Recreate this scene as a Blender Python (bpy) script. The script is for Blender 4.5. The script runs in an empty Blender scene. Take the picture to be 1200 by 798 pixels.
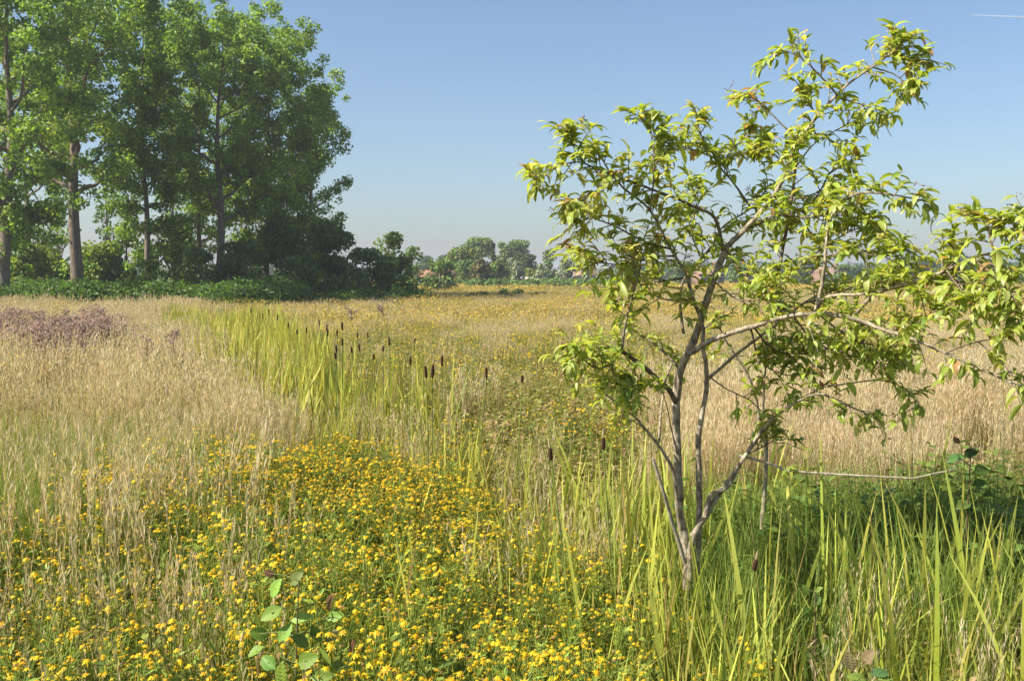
import bpy, math, random
import numpy as np
from mathutils import Vector

R = math.radians
rng = np.random.default_rng(11)
random.seed(11)
S = bpy.context.scene
COL = S.collection

# ------------------------------------------------------------------ camera, sky, sun, exposure
CAMZ = 1.75
F = 1178.0                      # focal length in pixels of the 1200 px wide photograph
PITCH = math.atan(74 / F)
cd = bpy.data.cameras.new("camera")
cam = bpy.data.objects.new("camera", cd)
COL.objects.link(cam)
cam.location = (0, 0, CAMZ)
cam.rotation_euler = (math.pi / 2 - PITCH, 0, 0)
cd.sensor_width = 36.0
cd.lens = F / 1200 * 36.0
cd.clip_start = 0.05
cd.clip_end = 20000
S.camera = cam

SUN_EL, SUN_AZ = R(44), R(-108)          # azimuth measured from +Y towards +X
sunvec = Vector((math.cos(SUN_EL) * math.sin(SUN_AZ), math.cos(SUN_EL) * math.cos(SUN_AZ), math.sin(SUN_EL)))
W = bpy.data.worlds.new("World")
S.world = W
W.use_nodes = True
wn = W.node_tree
wn.nodes.clear()
sky = wn.nodes.new("ShaderNodeTexSky")
sky.sky_type = 'NISHITA'
sky.sun_disc = False
sky.sun_elevation = SUN_EL
sky.sun_rotation = SUN_AZ
sky.altitude = 0
sky.air_density = 1.0
sky.dust_density = 1.7
sky.ozone_density = 3.6
bg = wn.nodes.new("ShaderNodeBackground")
bg.inputs[1].default_value = 0.078
wo = wn.nodes.new("ShaderNodeOutputWorld")
wn.links.new(sky.outputs[0], bg.inputs[0])
wn.links.new(bg.outputs[0], wo.inputs[0])

sl = bpy.data.lights.new("sun", 'SUN')
sl.energy = 5.0
sl.angle = R(0.53)
sl.color = (1.0, 0.93, 0.82)
sun = bpy.data.objects.new("sun", sl)
COL.objects.link(sun)
sun.location = (-40, -10, 60)
sun.rotation_euler = sunvec.to_track_quat('Z', 'Y').to_euler()

S.view_settings.view_transform = 'Standard'
S.view_settings.look = 'None'
S.view_settings.exposure = 1.08
S.view_settings.gamma = 1.0
S.view_settings.use_curve_mapping = False
S.cycles.max_bounces = 8
S.cycles.diffuse_bounces = 5
S.cycles.glossy_bounces = 2
S.cycles.transmission_bounces = 4
S.cycles.transparent_max_bounces = 6
S.cycles.volume_bounces = 0
S.cycles.use_denoising = True

# ------------------------------------------------------------------ pixel <-> place
cp, sp_ = math.cos(PITCH), math.sin(PITCH)


def at(px, py, Y):
    """the place at distance Y (along +Y) that the photograph shows at pixel px, py"""
    cx, cy = (px - 600) / F, -(py - 399) / F
    d = np.array([cx, cp + cy * sp_, -sp_ + cy * cp])
    t = Y / d[1]
    return np.array([0, 0, CAMZ]) + d * t


def proj(x, y, z):
    dz = z - CAMZ
    fw = y * cp - dz * sp_
    up = y * sp_ + dz * cp
    return 600 + F * x / fw, 399 - F * up / fw


# ------------------------------------------------------------------ noise and ground height
def vnoise(x, y, sc, seed=0):
    x = np.asarray(x, float) / sc
    y = np.asarray(y, float) / sc
    xi, yi = np.floor(x).astype(np.int64), np.floor(y).astype(np.int64)
    xf, yf = x - xi, y - yi
    xf, yf = xf * xf * (3 - 2 * xf), yf * yf * (3 - 2 * yf)

    def h(a, b):
        n = (a * 374761393 + b * 668265263 + seed * 144665) & 0x7fffffff
        n = ((n ^ (n >> 13)) * 1274126177) & 0x7fffffff
        return ((n ^ (n >> 16)) & 0xffff) / 65535.0
    return (h(xi, yi) * (1 - xf) + h(xi + 1, yi) * xf) * (1 - yf) + (h(xi, yi + 1) * (1 - xf) + h(xi + 1, yi + 1) * xf) * yf


def ditch_x(y):
    return 0.45 + (4.45 - np.asarray(y, float)) * 0.3578


def gz(x, y):
    x, y = np.asarray(x, float), np.asarray(y, float)
    s = (x - ditch_x(y)) * 0.94
    g = -0.32 * np.exp(-(s / 0.8) ** 2) * np.clip((40 - y) / 12, 0, 1)
    g = g + 0.16 * (vnoise(x, y, 3.1, 5) - 0.5) * np.clip(y / 6, 0, 1) + 0.06 * (vnoise(x, y, 0.9, 6) - 0.5)
    return g * np.clip((90 - y) / 40, 0, 1)


# ------------------------------------------------------------------ materials
def new_mat(name):
    m = bpy.data.materials.new(name)
    m.use_nodes = True
    nt = m.node_tree
    nt.nodes.clear()
    out = nt.nodes.new("ShaderNodeOutputMaterial")
    return m, nt, out


def leaf_mat(name, inst=False, transl=0.35, rough=0.45, spec=0.35, tr_gain=(1.25, 1.2, 0.7), objvar=False):
    m, nt, out = new_mat(name)
    N, L = nt.nodes.new, nt.links.new
    a = N("ShaderNodeAttribute")
    a.attribute_name = "col"
    c = a.outputs["Color"]
    if inst:
        b = N("ShaderNodeAttribute")
        b.attribute_name = "tint"
        b.attribute_type = 'INSTANCER'
        mx = N("ShaderNodeMix")
        mx.data_type = 'RGBA'
        mx.blend_type = 'MULTIPLY'
        mx.inputs[0].default_value = 1
        L(c, mx.inputs[6])
        L(b.outputs["Color"], mx.inputs[7])
        c = mx.outputs[2]
    if objvar:
        oi = N("ShaderNodeObjectInfo")
        hs = N("ShaderNodeHueSaturation")
        mr = N("ShaderNodeMapRange")
        mr.inputs[3].default_value = 0.75
        mr.inputs[4].default_value = 1.2
        L(oi.outputs["Random"], mr.inputs[0])
        L(mr.outputs[0], hs.inputs["Value"])
        L(c, hs.inputs["Color"])
        c = hs.outputs[0]
    p = N("ShaderNodeBsdfPrincipled")
    p.inputs["Roughness"].default_value = rough
    p.inputs["Specular IOR Level"].default_value = spec
    L(c, p.inputs["Base Color"])
    t = N("ShaderNodeBsdfTranslucent")
    g = N("ShaderNodeMix")
    g.data_type = 'RGBA'
    g.blend_type = 'MULTIPLY'
    g.inputs[0].default_value = 1
    g.inputs[7].default_value = (*tr_gain, 1)
    L(c, g.inputs[6])
    L(g.outputs[2], t.inputs[0])
    ms = N("ShaderNodeMixShader")
    ms.inputs[0].default_value = transl
    L(p.outputs[0], ms.inputs[1])
    L(t.outputs[0], ms.inputs[2])
    L(ms.outputs[0], out.inputs[0])
    return m


def solid_mat(name, c1, c2, scale, rough=0.8, bump=0.3, stretch=(1, 1, 1), detail=6, c3=None, spec=0.25):
    m, nt, out = new_mat(name)
    N, L = nt.nodes.new, nt.links.new
    tc = N("ShaderNodeTexCoord")
    mp = N("ShaderNodeMapping")
    mp.inputs["Scale"].default_value = stretch
    L(tc.outputs["Object"], mp.inputs[0])
    n = N("ShaderNodeTexNoise")
    n.inputs["Scale"].default_value = scale
    n.inputs["Detail"].default_value = detail
    n.inputs["Roughness"].default_value = 0.65
    L(mp.outputs[0], n.inputs["Vector"])
    cr = N("ShaderNodeValToRGB")
    cr.color_ramp.elements[0].position = 0.33
    cr.color_ramp.elements[0].color = (*c1, 1)
    cr.color_ramp.elements[1].position = 0.68
    cr.color_ramp.elements[1].color = (*c2, 1)
    if c3:
        e = cr.color_ramp.elements.new(0.52)
        e.color = (*c3, 1)
    L(n.outputs["Fac"], cr.inputs[0])
    p = N("ShaderNodeBsdfPrincipled")
    p.inputs["Roughness"].default_value = rough
    p.inputs["Specular IOR Level"].default_value = spec
    L(cr.outputs[0], p.inputs["Base Color"])
    if bump:
        b = N("ShaderNodeBump")
        b.inputs["Strength"].default_value = bump
        b.inputs["Distance"].default_value = 0.01 if scale > 15 else 0.05
        L(n.outputs["Fac"], b.inputs["Height"])
        L(b.outputs[0], p.inputs["Normal"])
    L(p.outputs[0], out.inputs[0])
    return m


M_inst = leaf_mat("meadow_plant", inst=True, transl=0.34, rough=0.55, spec=0.25)
M_plant = leaf_mat("single_plant", transl=0.32, rough=0.5, spec=0.25, objvar=True)
M_tree = leaf_mat("poplar_leaf", transl=0.46, rough=0.5, spec=0.3, tr_gain=(1.35, 1.4, 0.5))
M_far = leaf_mat("far_leaf", transl=0.2, rough=0.6, spec=0.2)
M_cherry = leaf_mat("shrub_leaf", transl=0.5, rough=0.36, spec=0.45, tr_gain=(1.35, 1.25, 0.5))
M_bark = solid_mat("poplar_bark", (0.10, 0.075, 0.055), (0.27, 0.215, 0.165), 3.0, 0.9, 0.8, (6, 6, 1))
M_stem = solid_mat("lichened_bark", (0.10, 0.078, 0.056), (0.52, 0.46, 0.34), 42, 0.9, 0.9, (1, 1, 0.6), 9, (0.30, 0.245, 0.17))
M_twig = solid_mat("dark_twig", (0.07, 0.048, 0.033), (0.22, 0.17, 0.115), 60, 0.7, 0.3, (1, 1, 0.4))
M_dead = solid_mat("bleached_wood", (0.15, 0.125, 0.09), (0.42, 0.37, 0.28), 45, 0.8, 0.3, (1, 1, 1))
M_cat = solid_mat("cattail_velvet", (0.03, 0.015, 0.009), (0.075, 0.04, 0.022), 220, 0.95, 0.4, spec=0.05)


# ------------------------------------------------------------------ mesh builder
class MB:
    def __init__(self):
        self.v, self.f, self.c, self.n = [], [], [], 0

    def add(self, v, f, c):
        v = np.asarray(v, np.float32).reshape(-1, 3)
        f = np.asarray(f, np.int32).reshape(-1, 3)
        c = np.asarray(c, np.float32)
        if c.ndim == 1:
            c = np.tile(c, (len(v), 1))
        self.v.append(v)
        self.f.append(f + self.n)
        self.c.append(c)
        self.n += len(v)

    def mesh(self, name, mat, smooth=False, offset=None):
        v = np.concatenate(self.v) if self.v else np.zeros((0, 3), np.float32)
        f = np.concatenate(self.f) if self.f else np.zeros((0, 3), np.int32)
        c = np.concatenate(self.c) if self.c else np.zeros((0, 3), np.float32)
        if offset is not None:
            v = v - np.asarray(offset, np.float32)
        me = bpy.data.meshes.new(name)
        me.vertices.add(len(v))
        me.vertices.foreach_set("co", v.ravel())
        me.loops.add(len(f) * 3)
        me.loops.foreach_set("vertex_index", f.ravel())
        me.polygons.add(len(f))
        me.polygons.foreach_set("loop_start", np.arange(0, len(f) * 3, 3, dtype=np.int32))
        if smooth:
            me.polygons.foreach_set("use_smooth", np.ones(len(f), bool))
        at_ = me.attributes.new("col", 'FLOAT_COLOR', 'POINT')
        at_.data.foreach_set("color", np.concatenate([c, np.ones((len(c), 1), np.float32)], 1).ravel())
        me.update(calc_edges=True)
        if mat:
            me.materials.append(mat)
        return me

    def obj(self, name, mat, parent=None, smooth=False, offset=None):
        o = bpy.data.objects.new(name, self.mesh(name, mat, smooth, offset))
        COL.objects.link(o)
        if parent:
            o.parent = parent
        return o


def tag(o, label=None, cat=None, group=None, kind=None):
    for k, v in (("label", label), ("category", cat), ("group", group), ("kind", kind)):
        if v:
            o[k] = v
    return o


def empty(name, loc, label, cat, group=None):
    o = bpy.data.objects.new(name, None)
    o.empty_display_size = 0.2
    COL.objects.link(o)
    o.location = loc
    return tag(o, label, cat, group)


def link_copy(o, parent=None):
    c = o.copy()
    COL.objects.link(c)
    if parent:
        c.parent = parent
    return c


def jit(col, n, a=0.15, hue=0.06):
    """n colours around col: brightness and hue jitter, the plant's own variation"""
    c = np.asarray(col, np.float32)
    k = (1 + a * rng.standard_normal((n, 1))).clip(0.45, 1.7)
    h = 1 + hue * rng.standard_normal((n, 3))
    return np.clip(c * k * h, 0.002, 0.9).astype(np.float32)


def blades(mb, base, az, h, w, lean, curve, c0, c1, seg=3, face=None, pw=0.7):
    """n tapering grass blades; az heading, lean and curve as a share of the height"""
    n = len(h)
    face = rng.uniform(0, np.pi, n) if face is None else face
    t = np.linspace(0, 1, seg + 1)
    hor = (lean[:, None] * t + curve[:, None] * t ** 2) * h[:, None]
    z = h[:, None] * (t - 0.45 * np.abs(curve[:, None]) * t ** 2.5)
    dx, dy = np.cos(az)[:, None] * hor, np.sin(az)[:, None] * hor
    ctr = np.stack([base[:, 0:1] + dx, base[:, 1:2] + dy, base[:, 2:3] + z], -1)
    wd = w[:, None] * (1 - t) ** pw * (0.7 + 0.3 * np.sin(np.minimum(t * 2.2, 1.57)))
    sd = np.stack([np.cos(face), np.sin(face), np.zeros(n)], -1)[:, None, :] * (wd[..., None] * 0.5)
    lft, rgt = ctr - sd, ctr + sd
    V = np.concatenate([lft[:, :seg], rgt[:, :seg], ctr[:, seg:]], 1)
    nv = 2 * seg + 1
    F_ = []
    for i in range(seg - 1):
        F_ += [(i, seg + i, seg + i + 1), (i, seg + i + 1, i + 1)]
    F_.append((seg - 1, 2 * seg - 1, 2 * seg))
    F_ = np.array(F_)
    f = (F_[None] + (np.arange(n) * nv)[:, None, None]).reshape(-1, 3)
    tt = np.concatenate([t[:seg], t[:seg], t[seg:]])[None, :, None]
    c = c0[:, None, :] * (1 - tt) + c1[:, None, :] * tt
    mb.add(V.reshape(-1, 3), f, c.reshape(-1, 3))
    return ctr


def norm(v):
    return v / np.maximum(np.linalg.norm(v, axis=-1, keepdims=True), 1e-9)


def leaves(mb, p, d, nrm, l, w, c, fold=0.15):
    """n small rhombic leaves starting at p along d, folded about the midrib (2 triangles each)"""
    d = norm(d)
    s = norm(np.cross(d, nrm))
    u = np.cross(s, d)
    m = p + d * (l * 0.48)[:, None]
    V = np.stack([p, m + s * (w / 2)[:, None] + u * (w * fold)[:, None], p + d * l[:, None], m - s * (w / 2)[:, None] + u * (w * fold)[:, None]], 1)
    n = len(p)
    f = (np.array([[0, 1, 2], [0, 2, 3]])[None] + (np.arange(n) * 4)[:, None, None]).reshape(-1, 3)
    mb.add(V.reshape(-1, 3), f, np.repeat(c, 4, 0))


def rdir(n):
    return norm(rng.standard_normal((n, 3)))


def smooth_line(pts, rad, sub=4):
    pts = np.asarray(pts, float)
    rad = np.asarray(rad, float)
    P = np.concatenate([[2 * pts[0] - pts[1]], pts, [2 * pts[-1] - pts[-2]]])
    out, ro = [], []
    for i in range(1, len(P) - 2):
        for k in range(sub):
            t = k / sub
            out.append(0.5 * ((2 * P[i]) + (-P[i - 1] + P[i + 1]) * t + (2 * P[i - 1] - 5 * P[i] + 4 * P[i + 1] - P[i + 2]) * t * t + (-P[i - 1] + 3 * P[i] - 3 * P[i + 1] + P[i + 2]) * t ** 3))
            ro.append(rad[i - 1] * (1 - t) + rad[i] * t)
    out.append(pts[-1])
    ro.append(rad[-1])
    return np.array(out), np.array(ro)


def tube(mb, pts, rad, sides=7, col=(0.2, 0.2, 0.2), knob=0.0, cap=True):
    pts, rad = np.asarray(pts, float), np.asarray(rad, float)
    n = len(pts)
    tg = norm(np.gradient(pts, axis=0))
    ref = np.array([0.31, 0.93, 0.2]) if abs(tg[0][2]) > 0.5 else np.array([0.1, 0.2, 1.0])
    a = norm(np.cross(tg, ref))
    b = np.cross(tg, a)
    th = np.arange(sides) * 2 * np.pi / sides
    k = 1 + knob * rng.standard_normal((n, sides)) if knob else np.ones((n, sides))
    ring = pts[:, None] + (a[:, None] * np.cos(th)[None, :, None] + b[:, None] * np.sin(th)[None, :, None]) * (rad[:, None] * k)[..., None]
    V = ring.reshape(-1, 3)
    f = []
    for i in range(n - 1):
        for j in range(sides):
            q = (j + 1) % sides
            A, B, C_, D = i * sides + j, i * sides + q, (i + 1) * sides + q, (i + 1) * sides + j
            f += [(A, B, C_), (A, C_, D)]
    if cap:
        V = np.concatenate([V, pts[-1:] + tg[-1:] * rad[-1]])
        f += [((n - 1) * sides + j, (n - 1) * sides + (j + 1) % sides, n * sides) for j in range(sides)]
    mb.add(V, f, col)


# ------------------------------------------------------------------ ground
def build_ground():
    ys = np.concatenate([np.arange(-6, 12, 0.3), np.geomspace(12, 120, 70), np.geomspace(130, 2400, 14)])
    us = np.linspace(-1, 1, 121)
    X = us[None, :] * np.maximum(14, np.abs(ys)[:, None] * 1.25)
    Y = np.repeat(ys[:, None], len(us), 1)
    Z = gz(X, Y)
    V = np.stack([X, Y, Z], -1).reshape(-1, 3)
    n, m = len(ys), len(us)
    i, j = np.meshgrid(np.arange(n - 1), np.arange(m - 1), indexing='ij')
    a = (i * m + j).ravel()
    f = np.concatenate([np.stack([a, a + 1, a + m + 1], -1), np.stack([a, a + m + 1, a + m], -1)])
    mb = MB()
    mb.add(V, f, (0.1, 0.09, 0.05))
    m_, nt, out = new_mat("meadow_soil")
    N, L = nt.nodes.new, nt.links.new
    tc = N("ShaderNodeTexCoord")
    n1, n2 = N("ShaderNodeTexNoise"), N("ShaderNodeTexNoise")
    n1.inputs["Scale"].default_value = 0.12
    n1.inputs["Detail"].default_value = 8
    n2.inputs["Scale"].default_value = 9
    n2.inputs["Detail"].default_value = 10
    n2.inputs["Roughness"].default_value = 0.75
    for q in (n1, n2):
        L(tc.outputs["Object"], q.inputs["Vector"])
    r1, r2 = N("ShaderNodeValToRGB"), N("ShaderNodeValToRGB")
    e = r1.color_ramp.elements
    e[0].position, e[0].color = 0.35, (0.13, 0.125, 0.04, 1)
    e[1].position, e[1].color = 0.62, (0.25, 0.185, 0.075, 1)
    e = r2.color_ramp.elements
    e[0].position, e[0].color = 0.3, (0.35, 0.35, 0.33, 1)
    e[1].position, e[1].color = 0.7, (1.15, 1.1, 1.0, 1)
    L(n1.outputs[0], r1.inputs[0])
    L(n2.outputs[0], r2.inputs[0])
    mx = N("ShaderNodeMix")
    mx.data_type, mx.blend_type = 'RGBA', 'MULTIPLY'
    mx.inputs[0].default_value = 1
    L(r1.outputs[0], mx.inputs[6])
    L(r2.outputs[0], mx.inputs[7])
    p = N("ShaderNodeBsdfPrincipled")
    p.inputs["Roughness"].default_value = 0.95
    p.inputs["Specular IOR Level"].default_value = 0.1
    L(mx.outputs[2], p.inputs["Base Color"])
    b = N("ShaderNodeBump")
    b.inputs["Strength"].default_value = 0.7
    b.inputs["Distance"].default_value = 0.05
    L(n2.outputs[0], b.inputs["Height"])
    L(b.outputs[0], p.inputs["Normal"])
    L(p.outputs[0], out.inputs[0])
    o = mb.obj("ground", m_, smooth=True)
    tag(o, "meadow soil and plant litter under the grass", None, None, "structure")


build_ground()

# ------------------------------------------------------------------ crowns of leaf clumps
def clump_leaves(mb, ctr, rad, per, size, cols, squash=0.8, up=0.35, fill=0.5):
    """leafy clumps: ctr (k,3), rad (k), per leaves for a clump of radius 1 (scaled by the square of the radius)"""
    for c, r in zip(ctr, rad):
        n = max(12, int(per * r * r))
        d = rdir(n)
        q = rng.uniform(fill, 1.0, n) ** 0.6
        p = c + d * (r * q)[:, None] * np.array([1, 1, squash])
        nr = norm(d * 0.7 + np.array([0, 0, up]) + 0.75 * rdir(n))
        ld = norm(np.cross(nr, rdir(n)) + np.array([0, 0, -0.25]))
        l = size * rng.uniform(0.7, 1.35, n)
        base = cols[rng.integers(len(cols))] if rng.random() < 0.6 else cols[0]
        leaves(mb, p - ld * (l / 2)[:, None], ld, nr, l, l * rng.uniform(0.65, 0.95, n), jit(base, n, 0.22, 0.06), 0.12)


POP = [(0.20, 0.30, 0.048), (0.225, 0.33, 0.052), (0.17, 0.265, 0.046), (0.265, 0.36, 0.06)]


def poplar(px, pyb, Y, top, halfw, label, trunk_r=0.42, lean=0.0, low=0.3, nl=18, wisps=3, dens=165, hmax=None):
    base = np.array([(px - 600) / F * Y, Y, float(gz((px - 600) / F * Y, Y))])
    H = at(px, top, Y)[2] - base[2]
    root = empty("poplar_tree", base, label, "tree", "tall poplars at the left edge of the meadow")
    Rm = halfw / F * Y
    hs = np.array([0, 0.02, 0.1, 0.3, 0.5, 0.7, 0.88, 1.0]) * H
    off = np.cumsum(np.concatenate([[0, 0], rng.normal(0, 0.16, 6)]))
    off2 = np.cumsum(np.concatenate([[0, 0], rng.normal(0, 0.16, 6)]))
    P = np.stack([off + lean * hs, off2, hs], -1)
    rr = 0.84 * trunk_r * np.array([1.35, 1.1, 0.95, 0.78, 0.58, 0.36, 0.16, 0.05])
    P, rr = smooth_line(P, rr, 4)
    mb = MB()
    tube(mb, P, rr, 10, (0.2, 0.16, 0.12), 0.03)
    mb.obj("trunk", M_bark, root, True)
    cl, cr = [], []
    for i in range(nl):
        f0 = low + (0.9 - low) * (i + rng.uniform(0, 0.8)) / nl
        h0 = f0 * H
        p0 = np.array([np.interp(h0, P[:, 2], P[:, k]) for k in (0, 1, 2)])
        r0 = np.interp(h0, P[:, 2], rr)
        az = i * 2.4 + rng.uniform(-0.5, 0.5)
        up = 0.75 + 0.9 * f0
        # envelope: widest at 60 % of the height
        env = Rm * (0.55 + 0.6 * math.sin(math.pi * min(1, max(0, (f0 - low * 0.5) / (1.12 - low * 0.5))))) * rng.uniform(0.72, 1.12)
        L_ = env * math.sqrt(1 + up * up * 0.55)
        L_ = min(L_, (H - h0) * 1.25 + 1.2)
        dh = np.array([math.cos(az), math.sin(az), 0])
        pts = [p0]
        for k in range(1, 6):
            t = k / 5
            pts.append(p0 + dh * env * (t ** 0.85) + np.array([0, 0, L_ * 0.68 * up * 0.75 * t ** 1.15]) + rng.normal(0, 0.12, 3))
        pts = np.array(pts)
        pts[:, 2] = np.minimum(pts[:, 2], H * 1.02 + 0.3 * rng.random())
        lp, lr = smooth_line(pts, r0 * np.array([0.62, 0.5, 0.36, 0.24, 0.14, 0.05]), 2)
        lm = MB()
        tube(lm, lp, lr, 6, (0.2, 0.16, 0.12))
        for k in range(3, len(lp)):
            for _ in range(2 if rng.random() < 0.8 else 1):
                q = lp[k] + rng.normal(0, 0.55, 3) * np.array([1, 1, 0.8]) * (0.6 + 0.12 * Rm)
                cl.append(q)
                cr.append(rng.uniform(0.38, 0.82))
            if rng.random() < 0.6:
                tube(lm, np.array([lp[k], (lp[k] + q) / 2 + rng.normal(0, 0.06, 3), q]), np.array([lr[k] * 0.6, lr[k] * 0.45, 0.015]), 5)
        lm.obj("limb", M_bark, root, True)
    for k in range(8):                                   # the leading shoots
        q = P[-1] + np.array([rng.normal(0, 0.7), rng.normal(0, 0.7), -rng.uniform(0, 1.8)])
        cl.append(q)
        cr.append(rng.uniform(0.35, 0.75))
    for k in range(wisps):                               # leafy shoots low on the trunk
        h0 = rng.uniform(0.1, low + 0.08) * H
        a = rng.uniform(0, 6.28)
        cl.append(np.array([np.interp(h0, P[:, 2], P[:, 0]) + 1.0 * math.cos(a), np.interp(h0, P[:, 2], P[:, 1]) + 1.0 * math.sin(a), h0]))
        cr.append(rng.uniform(0.5, 0.9))
    mb = MB()
    clump_leaves(mb, np.array(cl), np.array(cr), dens * 1.5, 0.20, POP, fill=0.12)
    mb.obj("crown", M_tree, root)
    return root


poplar(4, 350, 53, -70, 88, "tall poplar cut by the left edge, its grey trunk nearest the meadow", 0.36, 0.02, 0.2, 22, 9)
poplar(93, 340, 60, -22, 80, "tallest poplar with a thick forked trunk lit on its left side", 0.46, -0.004, 0.34, 24, 2, 95)
poplar(177, 338, 65, 6, 62, "slender poplar right of the thick forked one, with sky between them", 0.24, 0.0, 0.22, 20, 4)
poplar(258, 338, 66, 16, 76, "poplar with a straight pale bare trunk in the middle of the row", 0.33, -0.006, 0.28, 23, 4)
poplar(241, 336, 76, 34, 66, "poplar with a thin dark trunk just behind the straight pale one", 0.24, 0.01, 0.2, 18, 8)
poplar(318, 336, 72, 46, 54, "dense poplar second from the right end of the row", 0.3, 0.0, 0.16, 22, 8)
poplar(362, 336, 78, 100, 42, "shortest poplar at the right end of the row, leafy to the ground", 0.26, 0.003, 0.1, 22, 10)
poplar(38, 336, 74, 25, 70, "poplar behind the two leftmost trunks, its stem hidden in leaves", 0.25, 0.0, 0.14, 18, 10)


def bush(name, px, top, Y, halfw, cols, label, cat, group, size=0.25, dens=60, base_py=None, nlobes=26, mat=None, trunk=0.1, shape=0.0, squash=0.8, lobe=(0.24, 0.42), lowcut=0.0):
    """a shrub or far tree: short tapered trunk with limbs and a crown of leaf clumps. shape: 0 round, >0 narrows to the top"""
    x = (px - 600) / F * Y
    base = np.array([x, Y, float(gz(x, Y))])
    H = at(px, top, Y)[2] - base[2]
    Rm = halfw / F * Y
    root = empty(name, base, label, cat, group)
    mb = MB()
    tr = max(0.03, trunk)
    tp = np.array([[0, 0, -0.1], [0.04 * Rm, 0, 0.25 * H], [-0.03 * Rm, 0.03 * Rm, 0.55 * H], [0, 0, 0.85 * H]])
    tp, trr = smooth_line(tp, tr * np.array([1.2, 0.85, 0.55, 0.15]), 3)
    tube(mb, tp, trr, 7)
    ctr, rad = [], []
    for i in range(nlobes):
        hh = lowcut + (1 - lowcut) * rng.random() ** 0.85
        rr = Rm * (math.sin(math.pi * min(0.97, 0.22 + 0.7 * hh)) ** 0.7) * (1 - shape * hh)
        a = rng.uniform(0, 6.28)
        q = rr * math.sqrt(rng.random()) * 0.78
        lr = min(Rm, H * 0.5) * rng.uniform(*lobe) * (1 - 0.5 * shape * hh)
        z = np.clip(hh * H, lr * 0.6, H - lr * squash * 0.95)
        c = np.array([q * math.cos(a), q * math.sin(a), z])
        ctr.append(c)
        rad.append(lr)
        if i % 3 == 0:
            k = min(len(tp) - 2, int(len(tp) * 0.75 * z / H))
            tube(mb, np.array([tp[k], (tp[k] + c) / 2 + rng.normal(0, 0.05 * Rm, 3), c]), np.array([trr[k] * 0.6, trr[k] * 0.4, 0.01]), 5)
    mb.obj("trunk", M_bark, root, True)
    mc = MB()
    r = np.array(rad)
    clump_leaves(mc, np.array(ctr), r, dens / (size * size) * 0.19, size, cols, squash, fill=0.45)
    mc.obj("crown", mat or M_tree, root)
    return root


DG = [(0.13, 0.205, 0.04), (0.15, 0.23, 0.042), (0.11, 0.18, 0.04)]
MG = [(0.17, 0.245, 0.038), (0.19, 0.265, 0.042), (0.13, 0.20, 0.036)]
SH = "shrubs growing under the poplars"
for px, top, Y, hw, cols, lab in [
    (-12, 262, 64, 52, MG, "green shrub at the left edge behind the first poplar trunk"),
    (48, 285, 66, 46, MG, "sunlit shrub between the two leftmost poplar trunks"),
    (118, 282, 67, 38, MG, "small bright shrub right of the thick forked poplar trunk"),
    (150, 264, 68, 36, DG, "dark shrub left of the slender poplar"),
    (205, 258, 68, 42, DG, "large dark shrub right of the slender poplar trunk"),
    (232, 290, 64, 26, DG, "dark shrub left of the straight pale poplar trunk"),
    (290, 280, 66, 40, DG, "dark shrub right of the straight pale poplar trunk"),
    (335, 262, 70, 44, DG, "broad dark shrub under the dense poplar"),
    (312, 322, 60, 24, MG, "low pale green shrub at the foot of the dark ones"),
    (385, 258, 74, 42, DG, "tall dark shrub below the shortest poplar"),
    (432, 290, 76, 38, DG, "dark rounded shrub just right of the poplars"),
    (418, 318, 68, 26, DG, "low dark shrub in front of the right end of the poplars"),
    (456, 272, 84, 26, MG, "lighter green tree rising right of the poplar row"),
    (470, 300, 78, 20, DG, "dark shrub at the right end of the undergrowth"),
    (484, 288, 96, 15, DG, "narrow dark tree at the right end of the grove"),
    (396, 300, 71, 26, DG, "dark shrub left of the rounded one at the right of the poplars"),
    (450, 306, 74, 24, DG, "low dark shrub beneath the lighter tree right of the poplars"),
    (20, 302, 60, 30, MG, "bright low shrub beside the first poplar trunk"),
    (175, 304, 62, 26, DG, "low shrub at the foot of the slender poplar"),
    (262, 306, 70, 30, DG, "dark shrub behind the foot of the straight pale trunk"),
    (350, 300, 66, 30, DG, "dark shrub in front of the shortest poplar"),
]:
    bush("shrub", px, top, Y, hw, cols, lab, "shrub", SH, 0.24, 62, nlobes=30)
for px, top, Y, hw, lab in [(128, 195, 100, 20, "thin dark tree seen through the gap left of the slender poplar"),
                            (70, 210, 98, 26, "thin tree seen behind the thick forked poplar"),
                            (205, 200, 98, 26, "tree seen behind the slender poplar"), (285, 190, 98, 30, "tree half hidden behind the straight pale trunk")]:
    bush("background_tree", px, top, Y, hw, DG, lab, "tree", "trees behind the poplar row", 0.3, 42, nlobes=34, lobe=(0.2, 0.36), trunk=0.18, lowcut=0.12)


def undergrowth():
    mb = MB()
    n = 800
    px = rng.uniform(-60, 500, n)
    Y = rng.uniform(50, 60, n) + np.clip((px - 250) / 20, 0, 14)
    x = (px - 600) / F * Y
    hgt = np.where(px < 345, 1.25, 0.85) * (0.4 + 0.8 * vnoise(x, Y, 2.3, 3) + 0.35 * rng.random(n) ** 3)
    ctr = np.stack([x, Y, gz(x, Y) + hgt * 0.55], -1)
    clump_leaves(mb, ctr, hgt * 0.75, 190, 0.15, [(0.09, 0.16, 0.025), (0.07, 0.13, 0.024), (0.12, 0.19, 0.03)], 0.75)
    o = mb.obj("undergrowth", M_tree)
    tag(o, "low bank of nettles and brambles in front of the poplars", "undergrowth", None, "stuff")


undergrowth()

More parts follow.
